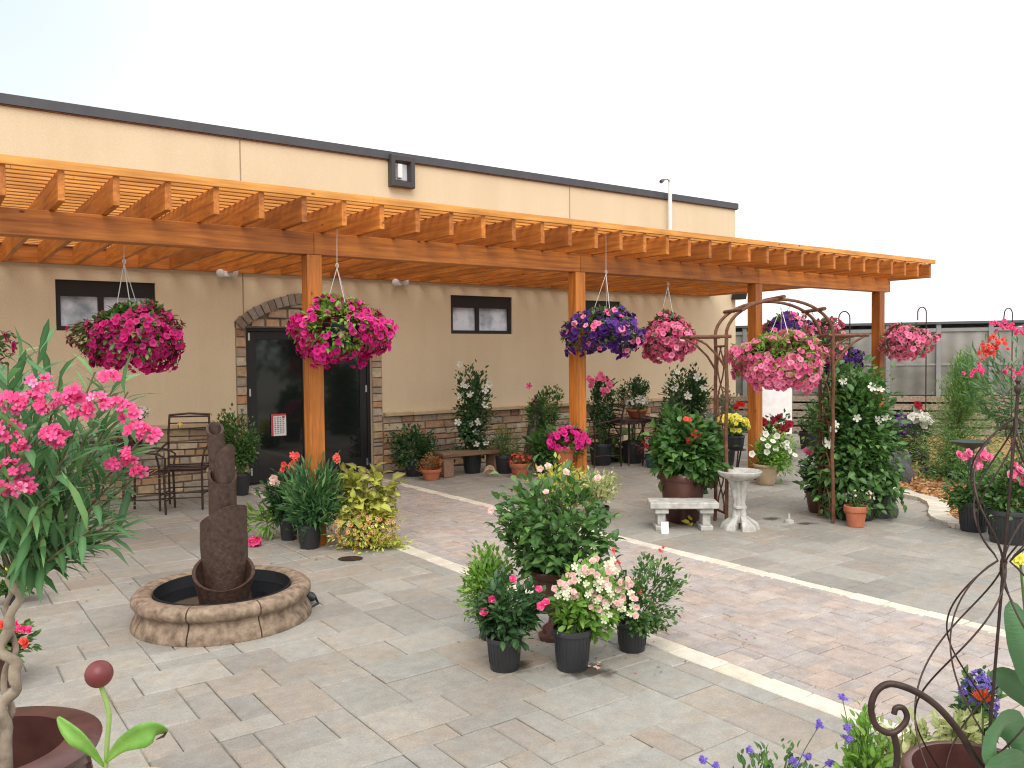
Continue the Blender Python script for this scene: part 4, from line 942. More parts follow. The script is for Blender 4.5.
potted('potted_shrub', 'variegated cream and green mound behind the pedestal urn hibiscus', 'potted plant', 598, 522, 26, 14, (572,622,466,514), lm=LVR, nleaf=900, L=.06, tm=LF2, nst=26, spread=.3)
potted('potted_shrub', 'yellow flowered shrub at the top of the centre group', 'potted plant', 556, 520, 26, 22, (528,590,460,505), lm=LY, nleaf=520, L=.075, tm=LF2, nst=26, spread=.3)
# fallen petals
for (px, py, mt, lb) in ((572, 662, PBLU, 'fallen blush petal lying under the bougainvillea pot'), (252, 546, PHOT, None), (596, 667, PBLU, 'pale fallen petals on the dark stain beside the front pots')):
    if not lb: continue
    p = G(px, py)+Zh*.012; m = M(); q = unit(5)*.03*a3(1,1,0); m.inst(LF2W, p+q, unit(5)*a3(1,1,.2), Zh+unit(5)*.3, .035); o = m.build('fallen_petal', mt, None, True, sharp=0, loc=p); tag(o, lb, 'petal')
def mk_blotch():
    m, nt, P, N, L = nmat('dark_blotch'); P.inputs['Base Color'].default_value = (.055,.045,.035,1); P.inputs['Roughness'].default_value = .55
    at = N.new('ShaderNodeAttribute'); at.attribute_name = 'tone'; tc = N.new('ShaderNodeTexCoord').outputs['Object']; n = noise(N, L, tc, 9, 5, .6)
    a = N.new('ShaderNodeMath'); a.operation = 'MULTIPLY_ADD'; L.new(n.outputs[0], a.inputs[0]); a.inputs[1].default_value = 1.5; a.inputs[2].default_value = -.75
    b = N.new('ShaderNodeMath'); b.operation = 'ADD'; L.new(a.outputs[0], b.inputs[0]); L.new(at.outputs['Fac'], b.inputs[1])
    mr = N.new('ShaderNodeMapRange'); mr.inputs[1].default_value = .3; mr.inputs[2].default_value = .75; mr.inputs[4].default_value = .7; L.new(b.outputs[0], mr.inputs[0]); L.new(mr.outputs[0], P.inputs['Alpha'])
    return m
blotch = mk_blotch()
def blot(px, py, rx, ry, label=''):
    p = G(px, py); m = M(); n = 28; vs = []; t = []
    for q in (0.02, .4, .7, 1.):
        for a in np.linspace(0, 2*math.pi, n, endpoint=False):
            vs.append(p+Rh*rx*1.3*q*math.cos(a)+Fh*ry*1.4*q*math.sin(a)+Zh*.0065); t.append(1-q)
    m.add(vs, [(i*n+j, i*n+(j+1)%n, (i+1)*n+(j+1)%n, (i+1)*n+j) for i in range(3) for j in range(n)]+[tuple(range(n))], t); struct(m.build('blotch', blotch))
blot(590, 672, .16, .12, ''); blot(515, 668, .14, .1, ''); blot(772, 519, .12, .09, ''); blot(806, 524, .16, .06, '')  # soft-edged dark patches by the front pots; puddles near the arbor
p = G(350.5, 559)+Zh*.006; m = M(); 
n = 24; m.add([p+Rh*.105*math.cos(a)+Fh*.085*math.sin(a) for a in np.linspace(0, 2*math.pi, n, endpoint=False)], [tuple(range(n))])
o = m.build('drain_cover', IRON, None, loc=p); tag(o, 'dark oval drain cover set in the paving by the coleus', 'drain cover')
p = G(789, 523); m = M().lathe([(0,0),(.05,0),(.045,.03),(.015,.04),(.012,.09),(0,.1)], p, 12); o = m.build('sprinkler', CONC, None, True, loc=p); tag(o, 'little pale sprinkler head on the paving right of the birdbath', 'sprinkler')

m = M(); n = 260; q = []
for (x_, y_, sx_, sy_, k_) in ((560,650,110,30,60),(300,560,70,25,40),(640,500,90,20,40),(800,500,90,25,40),(60,600,60,50,30),(430,500,70,14,30),(740,620,150,60,20)):
    for _ in range(k_):
        a, b = x_+rng.normal()*sx_*.6, y_+rng.normal()*sy_*.6
        if b > 470: q.append(G(a, b)+Zh*.008)
q = np.array(q); m.inst(LF2, q, unit(len(q))*a3(1,1,.1), Zh+unit(len(q))*.15, .012+.016*rng.random(len(q)))
o = m.build('leaf_litter', mat_stones('litter', [(.09,.06,.03),(.3,.18,.08),(.1,.14,.04),(.6,.2,.3)], 20, .9)); o['kind'] = 'stuff'; tag(o, 'tiny fallen leaves and petals scattered over the paving', 'leaf litter')

# ------------------------------------------------------------------ birdbath, bench, big pot
potted('potted_hibiscus', 'dense hibiscus with red blooms in the large tapered brown pot', 'potted plant', 686, 525, 39, 50, (654,724,414,486), kind='square', pm=BROWNG, lm=LG, nleaf=1700, L=.115, tm=LEAFW, nst=50, spread=.3, yd=.9,
       fl=[dict(t=ROSE, m=PCOR, s=.04, n=0, k=4, at=[(695,437)]), dict(t=ROSE, m=PCOR, s=.028, n=0, k=3, at=[(685,421)])])
c = G(687, 528)+Fh*.1; k = depth(c)/F_PX; CB = thing('concrete_bench', 'low pale concrete bench before the large brown pot', 'bench', c)
a_, b_ = G(662, 531), G(707, 531); X = b_-a_; X /= np.linalg.norm(X); Y = np.cross(Zh, X); hb = float(D(687, 498, depth(c))[2]); mid_ = (a_+b_)/2+Y*.12; W_ = 33*k
M().obox(mid_+Zh*(hb-.03), X*W_, Y*.15, Zh*.03).build('seat', CONC, CB, bev=.01)
for p in (a_, b_):
    lg = M(); q = p+Y*.12; q[2] = 0
    lg.obox(q+Zh*.025, X*.06, Y*.13, Zh*.025).obox(q+Zh*(hb-.085), X*.065, Y*.13, Zh*.024).obox(q+Zh*hb*.45, X*.038, Y*.1, Zh*(hb*.45-.05)).build('leg', CONC, CB, bev=.008)
p = G(665, 534)+Zh*.06; o = M().obox(p, Rh*.035, Fh*.002, Zh*.055+Fh*.01).build('price_tag', WHITE, None, loc=p); tag(o, 'blank white price card leaning on the concrete bench leg', 'price card')
p = G(691, 526)+Zh*.04; m = M(); m.inst(LEAF, p+unit(4)*.02, unit(4), unit(4), .09); o = m.build('plant_tag', PYEL, None, loc=p); tag(o, 'crumpled yellow plant tag on the floor behind the bench', 'plant tag')
c = G(743.5, 531)+Fh*.13; c[2] = 0; k = depth(c)/F_PX; BB = thing('birdbath', 'pale concrete birdbath with fluted stem and star foot', 'birdbath', c)
hb = float(D(744, 470, depth(c))[2]); rb = 21.5*k
M().lathe([(0,hb-.09),(rb*.25,hb-.1),(rb*.6,hb-.085),(rb*.9,hb-.05),(rb,hb-.03),(rb*1.01,hb-.008),(rb*.97,hb),(rb*.92,hb-.004),(rb*.7,hb-.03),(rb*.3,hb-.05),(0,hb-.055)], c, 40).build('bowl', CONC, BB, True, sharp=50)
m = M()
for j in range(3):
    a = vd+.5+2*math.pi*j/3; e = a3(math.cos(a), math.sin(a), 0)
    m.tube([c+e*.05+Zh*.1, c+e*.042+Zh*.2, c+e*.038+Zh*.27, c+e*.055+Zh*(hb-.15), c+e*.078+Zh*(hb-.08)], [.034,.028,.026,.036,.042], 10)
m.tube([c+Zh*.06, c+Zh*(hb-.1)], [.05,.05], 12); m.lathe([(.055,.19),(.068,.2),(.068,.215),(.055,.225)], c, 20); m.build('stem', CONC, BB, True)
m = M()
for j in range(5):
    a = vd+2*math.pi*j/5+.3; e = a3(math.cos(a), math.sin(a), 0); s_ = a3(-e[1], e[0], 0)
    m.add([c, c+e*.17-s_*.08, c+e*.2, c+e*.17+s_*.08]+[c+Zh*.17, c+e*.16-s_*.07+Zh*.045, c+e*.18+Zh*.055, c+e*.16+s_*.07+Zh*.045], [(4,5,6),(4,6,7),(0,1,5,4),(1,2,6,5),(2,3,7,6),(3,0,4,7)])
m.build('foot', CONC, BB, bev=.008)

# ------------------------------------------------------------------ rustic arbor
fl_, fr_ = G(726.6, 526), G(832.8, 523.5); bl_, br_ = G(715.6, 520.5), G(819.7, 516)
AB = thing('garden_arbor', 'arched rustic brown metal arbor with side wings and lattice uprights', 'arbor', (fl_+fr_)/2)
hs = float(D(727, 336, depth(fl_))[2]); ht = float(D(776, 300, depth((fl_+fr_)/2))[2])
wob = lambda pts: [np.asarray(p)+rng.normal(size=3)*.004 for p in pts]
for p in (fl_, fr_, bl_, br_): M().tube(wob([p+Zh*hs*t for t in np.linspace(0, 1.01, 9)]), .018, 8).build('post', RUST, AB, True)
for a, b in ((fl_, fr_), (bl_, br_)):
    mid_ = (a+b)/2; hx = (b-a)/2
    M().tube([mid_-hx*math.cos(t)+Zh*(hs+(ht-hs)*math.sin(t)) for t in np.linspace(0, math.pi, 21)], .016, 8).build('arch_hoop', RUST, AB, True)
for t in (.72, 1.57, 2.42):
    pa, pb = [(a+b)/2-(b-a)/2*math.cos(t)+Zh*(hs+(ht-hs)*math.sin(t)+.02) for a, b in ((fl_, fr_), (bl_, br_))]; e = pb-pa
    M().tube([pa-e*.35, pb+e*.35], .019, 8).build('cross_bar', RUST, AB, True)
ux = (fr_-fl_)/np.linalg.norm(fr_-fl_)
for (f_, b_, sg) in ((fl_, bl_, -1), (fr_, br_, 1)):
    for z in (hs, hs-.1, .12, .55, 1.0): M().tube([f_+Zh*z, b_+Zh*z], .012, 6).build('rung', RUST, AB, True)
    m = M()
    for ph in (0, math.pi): m.tube([f_*(.5+.28*math.sin(z*9+ph))+b_*(.5-.28*math.sin(z*9+ph))+Zh*z for z in np.linspace(.12, hs-.1, 34)], .008, 5)
    m.build('scroll_lattice', RUST, AB, True)
    for q in (f_, b_):
        e = q+ux*sg*.36+Zh*(hs-.005); M().tube([q-ux*sg*.05+Zh*(hs-.005), e], .017, 8).build('wing_bar', RUST, AB, True)
        M().tube([q+Zh*(hs-.33), q+ux*sg*.08+Zh*(hs-.2), q+ux*sg*.2+Zh*(hs-.08), q+ux*sg*.33+Zh*(hs-.01)], .012, 6).build('wing_brace', RUST, AB, True)
    M().tube([f_+ux*sg*.34+Zh*hs, b_+ux*sg*.34+Zh*hs], .013, 6).build('wing_end', RUST, AB, True)

# ------------------------------------------------------------------ plants round the arbor
c = G(737, 500)+Fh*.1; PS = thing('plant_stand', 'slim dark iron plant stand under the yellow flowers', 'plant stand', c); k = depth(c)/F_PX; hs_ = 62*k*.8
M().lathe([(0,hs_-.01),(.13,hs_-.01),(.13,hs_),(0,hs_)], c, 20).build('top', IRON, PS, True)
for j in range(3):
    a = 2*math.pi*j/3; e = a3(math.cos(a), math.sin(a), 0); M().tube([c+e*.12+Zh*hs_, c+e*.04+Zh*hs_*.5, c+e*.14], .01, 6).build('leg', IRON, PS, True)
q = c+Zh*hs_; R_ = thing('potted_flowers', 'bright yellow flowers in black pot on the slim iron stand', 'potted plant', q)
pot(R_, q, .12, .16, 'nursery', BLK); grow(R_, q+Zh*.14, D(731, 426, depth(c)), (.2,.18,.13), nst=20, nleaf=300, L=.05, lm=LG, fl=dict(t=ROSE, m=PYEL, s=.035, n=120, zmin=-.3))
potted('potted_flowers', 'magenta flowers in small pot on the floor under the yellow flowers', 'potted plant', 712, 488, 18, 14, (700,730,448,476), lm=LBZ, nleaf=380, L=.06, nst=20, spread=.3, fl=dict(t=PETU, m=PMAG, s=.035, n=24, zmin=-.2))
potted('potted_impatiens', 'white impatiens in a beige clay pot beside the third post', 'potted plant', 769, 486, 25, 21, (752,800,430,474), kind='tall', pm=BEIGEP, lm=LB, nleaf=1000, L=.07, tm=LF2, nst=32, spread=.3,
       fl=dict(t=PETU, m=PWHT, s=.045, n=0, at=[(766,434),(777,436),(763,439),(773,441),(768,446),(767,452),(783,445),(787,443),(787,447),(790,451),(752,454),(795,455),(776,449)]))
potted('potted_geranium', 'dark red geraniums in black pot behind the white impatiens', 'potted plant', 777, 470, 26, 18, (761,792,408,450), lm=LG, nleaf=500, L=.08, tm=LF2, nst=26, spread=.3,
       fl=dict(t=ROSE, m=PDRK, s=.045, n=0, k=6, at=[(763,422),(777,418),(782,428),(788,425),(779,430)]))
potted('potted_shrub', 'loose pale green shrub in front of the greenhouse boards', 'potted plant', 812, 450, 20, 18, (798,832,395,440), lm=LG, nleaf=600, L=.08, tm=LF2, nst=30, spread=.25)
potted('potted_mandevilla', 'tall white mandevilla pyramid at the right foot of the arbor', 'potted plant', 862, 522, 44, 30, (812,900,366,510), lm=LG, nleaf=3300, L=.10, tm=LEAFM, nst=120, shape='col', spread=.32, yd=.7, cd=.1,
       fl=dict(t=STAR, m=PWHT, s=.046, n=0, fr=.95, at=[(843,381),(872,387),(880,389),(836,424),(857,418),(878,420),(886,418),(833,430),(829,444)]), up=.1)
potted('potted_flowers', 'bush with pink and white blooms in dark red pot left of the mandevilla', 'potted plant', 822, 514, 26, 22, (802,848,444,504), kind='tall', pm=BROWNG, lm=LD, nleaf=900, L=.08, tm=LF2, nst=34, spread=.3,
       fl=[dict(t=ROSE, m=PPNK, s=.035, n=0, k=4, at=[(807,452)]), dict(t=STAR, m=PWHT, s=.05, n=0, at=[(814,466)])])
potted('potted_flowers', 'small sparse plant in the lone terracotta pot before the mandevilla', 'potted plant', 859.5, 528, 23, 21, (842,878,488,512), kind='terra', pm=TERRA, lm=LG, nleaf=90, L=.06, tm=LF2, nst=14, spread=.3, fl=dict(t=DAISY, m=PBLU, s=.02, n=14))
def rock(px, py, w, h, label):
    p = G(px, py)+Fh*.3; k = depth(p)/F_PX; bm = bpy.data.meshes.new('rock'); m = M(); n1, n2 = 16, 10; vs = []
    for i in range(n2+1):
        th = math.pi*i/n2
        for j in range(n1):
            a = 2*math.pi*j/n1; q = a3(math.sin(th)*math.cos(a), math.sin(th)*math.sin(a), math.cos(th)); s = 1+.16*math.sin(3*q[0]+px)+.14*math.sin(5*q[1]+q[2]*4)+rng.normal()*.03
            q = np.clip(q*s, -.86, .86); vs.append(p+Rh*q[0]*w*k/2*1.15+Fh*q[1]*w*k/2*.8+Zh*(h*k*.42+q[2]*h*k*.62))
    f = [(i*n1+j, i*n1+(j+1)%n1, (i+1)*n1+(j+1)%n1, (i+1)*n1+j) for i in range(n2) for j in range(n1)]
    m.add(vs, f); o = m.build('boulder', ROCK, None, True, sharp=28, loc=p); return tag(o, label, 'boulder', None)
rock(897, 487, 44, 34, 'rough dark grey boulder at the edge of the mulch bed')
rock(886, 522, 40, 22, 'small dark jagged rock beside the mandevilla pot')
rock(945, 480, 26, 10, 'low flat stone under the light green conifer')
potted('potted_conifer', 'light green conical conifer growing in the mulch bed', 'conifer', 960, 482, 26, 8, (922,1008,350,482), lm=LCN, nleaf=15000, L=.058, tm=LF2N, nst=200, shape='cone', spread=.17, up=.3, t0=.2, out=.7, sm=STEMM, yd=1)
potted('potted_flowers', 'deep violet flowers at the back edge of the mulch bed', 'potted plant', 898, 456, 22, 14, (880,916,412,450), lm=LD, nleaf=700, L=.08, tm=LF2, nst=26, spread=.3, fl=dict(t=PETU, m=PPUR, s=.05, n=70, zmin=-.2))
potted('potted_flowers', 'cream white blooms beside the violet flowers before the boards', 'potted plant', 923, 468, 20, 18, (903,935,402,462), lm=LD, nleaf=700, L=.1, tm=LF2N, nst=26, spread=.3, fl=[dict(t=ROSE, m=PWHT, s=.06, n=0, k=5, at=[(922,416),(927,420),(918,414)]), dict(t=ROSE, m=PDRK, s=.05, n=0, k=4, at=[(918,405)])])
potted('potted_rose', 'pink rose in black pot at the mulch bed edge', 'potted plant', 980, 533, 30, 30, (944,1004,452,516), lm=LG, nleaf=800, L=.075, tm=LEAF, nst=26, spread=.28, fl=dict(t=ROSE, m=PPNK, s=.04, n=0, k=4, at=[(965,456),(974,463),(977,461),(986,457)]))
potted('potted_rose', 'pink rose in black pot cut by the photo edge behind the wire trellis', 'potted plant', 1018, 546, 42, 34, (985,1050,446,526), lm=LG, nleaf=1000, L=.075, tm=LEAF, nst=30, spread=.28, fl=dict(t=ROSE, m=PPNK, s=.04, n=0, k=4, at=[(1015,474),(1019,481),(1022,464)]))
c = G(975, 500)+Fh*.1; BB2 = thing('birdbath', 'dark green metal birdbath in the mulch bed behind the roses', 'birdbath', c); hb = float(D(974, 441, depth(c))[2]); rb = 18*depth(c)/F_PX
GRN = flat('verdigris', (.05,.075,.07), .5)
M().lathe([(0,hb-.07),(rb*.5,hb-.06),(rb*.9,hb-.02),(rb,hb),(rb*.95,hb),(rb*.5,hb-.035),(0,hb-.045)], c, 32).build('bowl', GRN, BB2, True)
M().lathe([(.13,0),(.12,.03),(.04,.06),(.03,.3),(.035,hb-.1),(.07,hb-.06),(0,hb-.06)], c, 20).build('stem', GRN, BB2, True)
potted('potted_oleander', 'coral and pink oleander rising behind the wire trellis top', 'potted plant', 1036, 500, 40, 34, (960,1080,322,440), lm=LO, nleaf=900, L=.15, tm=LF2N, nst=44, spread=.2, up=.4, t0=.3, z0=0, yd=.7, sm=STEMM,
       fl=[dict(t=ROSE, m=PCOR, s=.027, n=0, k=12, cs=1.7, at=[(991,346),(985,353),(997,343)]), dict(t=ROSE, m=PHOT, s=.026, n=0, k=10, cs=1.7, at=[(977,372),(996,327),(1012,326),(1022,328),(1016,374)])])
f0 = G(1011, 470); HK = thing('shepherd_hook', 'slim pale shepherd hook above the coral oleander', 'plant hook', f0, 'shepherd hooks'); dd = depth(f0); tp = D(1011, 310, dd); r = 4*dd/F_PX
M().tube([f0, a3(f0[0], f0[1], tp[2]-r)]+[a3(f0[0], f0[1], tp[2]-r)-Rh*(r-r*math.cos(t))+Zh*r*math.sin(t)*1.4 for t in np.linspace(0, math.pi, 10)[1:]]+[D(1003, 325, dd)], .008, 8).build('rod', IRON, HK, True)

def smooth_path(P, k=5):
    P = np.array(P); out = []
    for i in range(len(P)-1):
        p0, p1, p2, p3 = P[max(0, i-1)], P[i], P[i+1], P[min(len(P)-1, i+2)]
        for t in np.linspace(0, 1, k, endpoint=False): out.append(.5*((2*p1)+(-p0+p2)*t+(2*p0-5*p1+4*p2-p3)*t*t+(-p0+3*p1-3*p2+p3)*t**3))
    out.append(P[-1]); return out
# ------------------------------------------------------------------ foreground right: urn with wire trellis
uc = D(980, 772, 2.2); UR = thing('flower_urn', 'glazed brown foreground urn planted with canna under the wire trellis', 'urn', a3(uc[0], uc[1], 0))
uz = uc[2]; ur = .185; u0 = a3(uc[0], uc[1], 0); h = uz
M().lathe([(0,0),(ur*.8,0),(ur*.82,.05),(ur*.5,.1),(ur*.45,.16),(ur*.75,.25),(ur*1.1,h-.2),(ur*1.12,h-.1),(ur*1.02,h-.035),(ur*1.03,h-.012),(ur*.98,h),(ur*.88,h),(ur*.86,h-.04),(ur*.88,h-.1),(0,h-.11)], u0, 48).build('pot', URNB, UR, True, sharp=60)
M().lathe([(0,h-.1),(ur*.87,h-.105)], u0, 30).build('soil', SOIL, UR, True)
CAN = mat_leaf('leaf_canna', (.035,.10,.045), (.08,.18,.075), rough=.38)
_n = CAN.node_tree; _t = _n.nodes.new('ShaderNodeTexCoord').outputs['Object']; _w = noise(_n.nodes, _n.links, _t, 30, 3, .6, (1, 1, 5)); bump(_n.nodes, _n.links, _w.outputs[0], _n.nodes['Principled BSDF'], .5, .004)
def broad(root, name, pts, w, mat, thick=.0012):
    P = smooth_path([D(x, y, d_) for x, y, d_ in pts], 5); n = len(P); m = M(); vs = []
    for i, p in enumerate(P):
        t = i/(n-1); ww = w*(math.sin(math.pi*min(1, .05+t*.95))**.6)*(.3+.7*min(1, t*2.2)); tn = P[min(n-1, i+1)]-P[max(0, i-1)]; s_ = np.cross(tn, FW*.9+Zh*.2); s_ /= np.linalg.norm(s_); nn2 = np.cross(s_, tn); nn2 /= np.linalg.norm(nn2)
        for q_, hh in ((-1, .22), (-.5, .06), (0, 0), (.5, .06), (1, .22)): vs.append(p+s_*ww*q_+nn2*ww*(hh+.04*math.sin(i*1.9+q_*2)))
    tn_ = np.tile([.1, .3, .8, .3, .1], n); m.add(vs, [(i*5+j, i*5+j+1, (i+1)*5+j+1, (i+1)*5+j) for i in range(n-1) for j in range(4)], tn_); return m.build(name, mat, root, True, sharp=0)
for pts, w_ in (([(1040,790,2.15),(1022,745,2.1),(1008,725,2.05),(995,742,1.98),(988,768,1.95)], .042), ([(1045,760,2.2),(1040,690,2.22),(1024,640,2.2),(1010,600,2.22)], .045), ([(1040,780,2.1),(1018,770,2.0),(1000,772,1.95),(988,790,1.92)], .05),
              ([(1050,730,2.3),(1030,700,2.32),(1008,680,2.3),(990,672,2.28)], .035), ([(1055,760,2.2),(1050,700,2.2),(1045,620,2.25),(1040,560,2.25)], .06)): broad(UR, 'canna_leaf', pts, w_, CAN)
st = M()
for px in (1030, 1038, 1020): st.tube([u0+Zh*(h-.1)+Rh*.06, D(px, 720, 2.2)], .007, 6)
st.build('stem', STEMG, UR, True)
TA, TB = D(984, 800, 2.2), D(1018, 392, 2.2); TV = TB-TA; TRL = thing('wire_trellis', 'tall twisted wire trellis with two bulbs set in the brown urn', 'trellis', TA)
M().tube([TA, TA+TV*.5, TB], .0042, 8).build('centre_rod', IRON, TRL, True)
def rprof(t):   # t along axis
    y = 800+(392-800)*t
    if y > 560: s = (y-560)/(800-560); return .172*math.sin(math.pi*min(1, s*.80+.0))**.75*1.0+.008
    s = (y-419)/(560-419)
    return .10*math.sin(math.pi*max(0, min(1, s)))**.8+.006
for j in range(8):
    for_sign = 1 if j % 2 == 0 else -1; pts = []
    for t in np.linspace(0, (800-419)/(800-392), 60):
        a = for_sign*(t*4.3)+2*math.pi*(j//2)/4+.35; r = rprof(t); pts.append(TA+TV*t+Rh*r*math.cos(a)+Fh*r*math.sin(a))
    M().tube(pts, .0024, 6).build('wire', IRON, TRL, True)
M().lathe([(0,-.015),(.007,-.01),(.009,0),(.007,.01),(0,.015)], TA+TV*((800-562)/408), 12).build('binding', IRON, TRL, True)
M().lathe([(0,-.01),(.008,0),(.009,.012),(.004,.02),(.008,.03),(0,.045)], TB, 12).build('finial', IRON, TRL, True)
p = [(915,800),(912,760),(893,700)]
sc_pts = [(1000,790),(975,757),(960,733),(942,711),(925,697),(905,687),(888,684),(876,692),(871,708),(875,724),(885,732),(895,732),(904,724),(907,716),(903,708),(896,708),(894,714)]
sp = [D(x, y, 2.0+.001*i) for i, (x, y) in enumerate(sc_pts)]
SH = thing('iron_scroll_stand', 'dark iron plant stand with a large curled scroll arm beside the foreground urn', 'plant stand', a3(sp[4][0], sp[4][1], 0))
pp_ = smooth_path(sp); M().tube(pp_, np.linspace(.0088, .0068, len(pp_)), 10).build('scroll', IRON, SH, True)
q = D(893, 731, 2.02); M().tube(smooth_path([q, D(897, 750, 2.02), D(896, 768, 2.02), D(890, 800, 2.0), a3(D(885, 800, 2.0)[0], D(885, 800, 2.0)[1], 0)]), .008, 8).build('leg', IRON, SH, True)
# foreground planting
def clump(name, label, cat, box, d, lm, n, L, tm=LEAF, fl=None, nst=30, spread=.25, rootz=None, yd=.6, **kw):
    x0, x1, yt, yb = box; c = D((x0+x1)/2, (yt+yb)/2, d); k = d/F_PX; rx, rz = (x1-x0)/2*k, (yb-yt)/2*k
    b = c-Zh*rz*1.0; b = a3(b[0], b[1], max(0, b[2]-.1) if rootz is None else rootz); R_ = thing(name, label, cat, b)
    grow(R_, b, c, (rx*.9, rx*yd, rz*.9), nst=nst, nleaf=n, L=L, tm=tm, lm=lm, fl=fl, spread=spread, **kw); return R_
BX = thing('planter_box', 'low dark planter trough below the foreground violet flowers', 'planter', a3(*(D(800, 900, 2.5)[:2]), 0))
clump('violet_verbena', 'low green verbena with violet flower heads at the bottom edge', 'plant', (690,850,742,830), 2.6, LG, 620, .032, fl=dict(t=DAISY, m=PLIL, s=.007, stalk=1, n=0, k=14, fr=.3, at=[(703,759),(749,749),(794,761),(829,763),(820,724),(716,765),(808,757)]), up=.5, nst=44, spread=.12)
bpy.data.objects.remove(BX)
clump('leafy_perennial', 'mid green leafy stems with violet blooms beside the scroll arm', 'plant', (838,892,700,830), 2.5, LB, 620, .04, fl=dict(t=DAISY, m=PLIL, s=.007, stalk=1, n=0, k=14, fr=.8, at=[(847,727),(848,738),(842,697)]), nst=34, up=.4)
clump('variegated_ivy', 'cream edged variegated foliage between scroll arm and urn', 'plant', (872,935,708,800), 2.55, LVR, 620, .04, nst=34)
clump('lobelia', 'cloud of violet blue lobelia behind the urn rim', 'plant', (958,1000,668,730), 2.6, LG, 300, .035, fl=dict(t=DAISY, m=PLIL, s=.009, n=330, zmin=-.9), rootz=.45, nst=26)
clump('variegated_ivy', 'cream and green leaves at the back rim of the urn', 'plant', (930,990,710,750), 2.5, LVR, 260, .035, rootz=.45, nst=20)
fr = D(983, 702, 2.4); R_ = thing('red_flower', 'orange red flower head rising beside the blue lobelia', 'flower', fr-Zh*.25)
M().tube([fr-Zh*.25, fr-Zh*.02], .003, 6).build('stem', STEMG, R_, True); m = M(); n = 26; u = unit(n); u[:, 2] = abs(u[:, 2]); m.inst(LF2N, np.repeat([fr], n, 0)+u*.008, u+Zh*.8, unit(n), .034, 1.3); m.build('blossoms', mat_petal('petal_flame', [(.85,.1,.02),(.9,.3,.03)], (.7,.03,.02)), R_, True, sharp=0)
fy = D(1020, 560, 2.45); R_ = thing('yellow_flower', 'single yellow bloom behind the trellis waist', 'flower', fy-Zh*.45)
M().tube([a3(fy[0], fy[1], .5)+Rh*.06, fy], .004, 6).build('stem', STEMG, R_, True); M().inst(DAISY, fy+unit(3)*.012, unit(3), -Fh+unit(3)*.3+Zh*.4, .02, zfirst=True).build('petals', PYEL, R_, True, sharp=0)
# ------------------------------------------------------------------ foreground left: oleander standard in urn
ol_pts = [D(x, y, 2.3) for x, y in ((3,800),(8,745),(1,712),(14,690),(16,668),(3,650),(8,625),(18,600),(12,575),(22,552))]
ouc = D(-14, 772, 2.3); OL = thing('oleander_tree', 'pink oleander tree with twisted trunk in the brown foreground urn', 'tree', a3(ouc[0], ouc[1], 0))
tp = smooth_path(ol_pts, 5); tp = [np.asarray(a)+Rh*.006*math.sin(i*.9)+Fh*.008*math.cos(i*.9) for i, a in enumerate(tp)]; M().tube(tp, np.linspace(.0175, .011, len(tp))+.0015*np.sin(np.arange(len(tp))*.7)+.001*np.sin(np.arange(len(tp))*1.9), 12).build('trunk', BARK, OL, True)
tp2 = [D(x, y, 2.33) for x, y in ((-8,800),(-4,740),(12,712),(4,690),(6,668),(16,650),(10,628),(6,605),(18,580),(14,556))]
tp2 = smooth_path(tp2, 5); M().tube(tp2, np.linspace(.010, .006, len(tp2)), 10).build('trunk', BARK, OL, True)
b0 = D(20, 588, 2.3)
tips = [(-30,360,2.3),(8,366,2.2),(40,345,2.35),(62,372,2.25),(20,395,2.1),(95,372,2.35),(118,380,2.45),(128,392,2.3),(100,410,2.2),(75,430,2.1),(140,440,2.4),(125,470,2.25),(30,430,2.0),(5,420,2.1),(-20,400,2.3),(60,470,2.05),(100,500,2.1),(125,530,2.3),(90,530,2.0),(40,500,2.0),(10,470,2.0),(-10,500,2.2),(60,400,2.5),(-40,450,2.3),(80,450,2.5),(115,510,2.45),(45,535,2.1),(50,370,2.5),(20,350,2.5),(110,450,2.55),(30,460,2.5),(70,500,2.5),(40,410,2.2),(75,540,2.2),(20,520,2.3),(55,440,2.3),(85,480,2.2),(110,430,2.3),(15,380,2.3),(58,548,2.2),(26,556,2.15),(-8,552,2.25),(92,535,2.35),(118,520,2.2),(-30,520,2.3),(45,520,2.5),(0,440,2.5),(132,480,2.3)]
bs = M(); Pl = []; Yl = []; 
for (x, y, d) in tips:
    e = D(x, y, d); m_ = b0*.5+e*.5; m_ = m_-(e-b0)*.0+ (Fh*0) + Rh*(-.02) + Zh*.01*random.uniform(-1, 1); pts = [b0*(1-t)**2+m_*2*t*(1-t)+e*t*t for t in np.linspace(0, 1, 9)]
    bs.tube(pts, np.linspace(.006, .0025, 9), 6, False); ln_ = np.linalg.norm(e-b0)
    nn_ = int(9+ln_*26)
    for i in range(nn_):
        t = .26+.74*(i/nn_)**.8; p_ = b0*(1-t)**2+m_*2*t*(1-t)+e*t*t; tn = (e-b0)/ln_; a = i*2.1
        s1 = np.cross(tn, Fh); s1 /= np.linalg.norm(s1); s2 = np.cross(tn, s1); rad = s1*math.cos(a)+s2*math.sin(a)
        Pl.append(p_); Yl.append(tn*.85+rad*(.55+.5*random.random())+unit(1)[0]*.3+Zh*.18)
bs.build('branch', STEMM, OL, True, sharp=0)
Pl = np.array(Pl); Yl = np.array(Yl); N_ = len(Pl)
v_ = leaf_t(.068, .15, .3)
lf = M().inst(v_, Pl, Yl, Zh+unit(N_)*.4, rng.uniform(.07, .16, N_), rng.uniform(.8, 1.35, N_)); lf.build('foliage', LO, OL, True, sharp=0)
